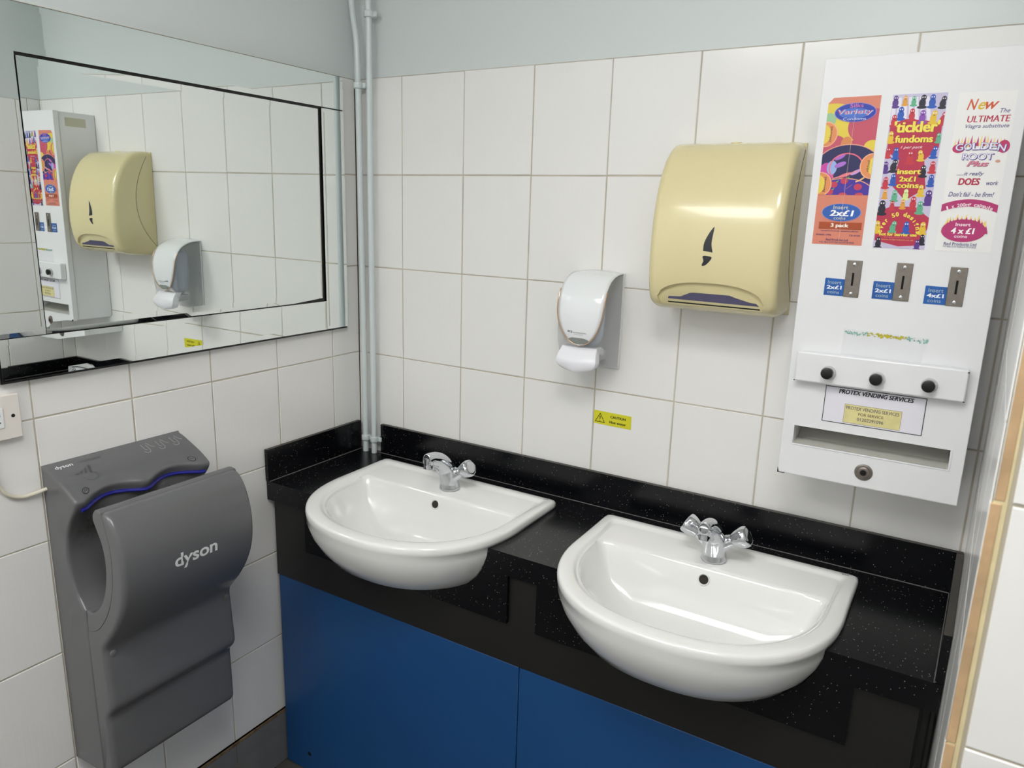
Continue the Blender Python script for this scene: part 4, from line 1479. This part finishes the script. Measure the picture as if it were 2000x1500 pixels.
# push button rail
rb = box('button_rail', 1.2475, 1.5240, -.168, VY - .0003, 1.3000, 1.3560, VWHITE, vm, bevel=.003, seg=3)
for x in (1.3060, 1.3870, 1.4690):
    c = (x, -.1682, 1.3225)
    bm = bmesh.new()
    lathe(bm, c, (0, -1, -.05), [(.0128, 0), (.0130, .003), (.0118, .0060), (.0098, .0060), (.0095, .001)], 28)
    bt = fin('push_button', bm, COLLAR, rb, smooth=True, angle=40)
    bm = bmesh.new()
    lathe(bm, (x - .0006, -.1682, 1.3228), (-.03, -1, .02), [(.0088, 0), (.0090, .010), (.0102, .0120), (.0106, .0150), (.0100, .0170), (.0070, .0180)], 28)
    fin('button_cap', bm, BLACKP, bt, smooth=True, angle=40)
for x, z in ((1.2480, 1.3008), (1.5230, 1.3008), (1.5234, 1.3520)):
    bm = bmesh.new()
    bx(bm, x - .0014, x + .0014, -.1684, -.1670, z - .0008, z + .0010)
    fin('paint_chip', bm, mat('chip_dark', '#2b2826', .8), rb, bevel=.0006)

# service labels
pr = Print(vplace(1.3020, 1.2255))
pr.slab([(0, 0), (.1672, 0), (.1672, .0690), (0, .0690)], flat('#e7e5ee'), .0002)
bk = flat('#17161c')
w_ = .0013
for r in ((0, 0, .1672, w_), (0, .069 - w_, .1672, .069), (0, 0, w_, .069), (.1672 - w_, 0, .1672, .069)): pr.rect(*r, bk)
pr.text('PROTEX VENDING SERVICES', .0855, .0615, .1240, .0082, bk, bold=.03, shear=.22)
sl_ = pr.done('service_label', vm)
pr = Print(vplace(1.3385, 1.2290, y=VY - .0004))
pr.slab([(0, 0), (.0952, 0), (.0952, .0355), (0, .0355)], mat('yellowed_label', '#e6dc9c', .5, noise=(70, .12)), .0002)
gp = flat('#6a5876')
for r in ((0, 0, .0952, .0005), (0, .035, .0952, .0355), (0, 0, .0005, .0355), (.0947, 0, .0952, .0355)): pr.rect(*r, gp)
pr.text('PROTEX VENDING SERVICES', .0470, .0290, .0880, .0062, flat('#524460'), bold=.008)
pr.text('FOR SERVICE', .0455, .0190, .0420, .0052, flat('#74604e'), bold=.02)
pr.text('01202291096', .0455, .0095, .0440, .0062, flat('#524460'), bold=.01)
pr.done('phone_label', sl_)

# cam lock
bm = bmesh.new()
lathe(bm, (1.3855, VY - .0002, 1.1395), (0, -1, 0), [(.0158, 0), (.0156, .0012), (.0135, .0022), (.0118, .0022)], 32)
lk = fin('door_lock', bm, STEEL, vm, smooth=True, angle=40)
bm = bmesh.new()
lathe(bm, (1.3855, VY - .0002, 1.1395), (0, -1, 0), [(.0108, 0), (.0108, .0040), (.0095, .0050), (.0060, .0050), (.0056, .0044)], 28)
lc_ = fin('lock_barrel', bm, mat('worn_steel', '#8a7f78', .35, .8), lk, smooth=True, angle=40)
bm = bmesh.new()
bx(bm, 1.3840, 1.3870, VY - .0056, VY - .0048, 1.1355, 1.1435)
lathe(bm, (1.3855, VY - .0046, 1.1395), (0, -1, 0), [(.0052, 0), (.0052, .0003)], 20)
fin('keyway', bm, DARK, lk)
# chipped corner at the lower left and tape mark on the side
bm = bmesh.new()
loft(bm, [[(1.2331, y, z) for y, z in ((-.1474, 1.1084), (-.1474, 1.1200), (-.1440, 1.1150), (-.1440, 1.1084))], [(1.2360, y, z) for y, z in ((-.1474, 1.1084), (-.1474, 1.1100), (-.1440, 1.1100), (-.1440, 1.1084))]])
bx(bm, 1.2345, 1.2470, -.1473, -.1440, 1.1083, 1.1092)
fin('chipped_corner', bm, mat('chip_dark', '#2b2826', .8), vm)
pr = Print(lambda u, v, h: (VX0 + .003 - h, u, v))
pr.slab([(-.035, 1.820), (-.035, 1.849), (-.107, 1.849), (-.107, 1.820)], flat('#c9c7b2'), .0003)
pr.done('tape_remnant', vm)
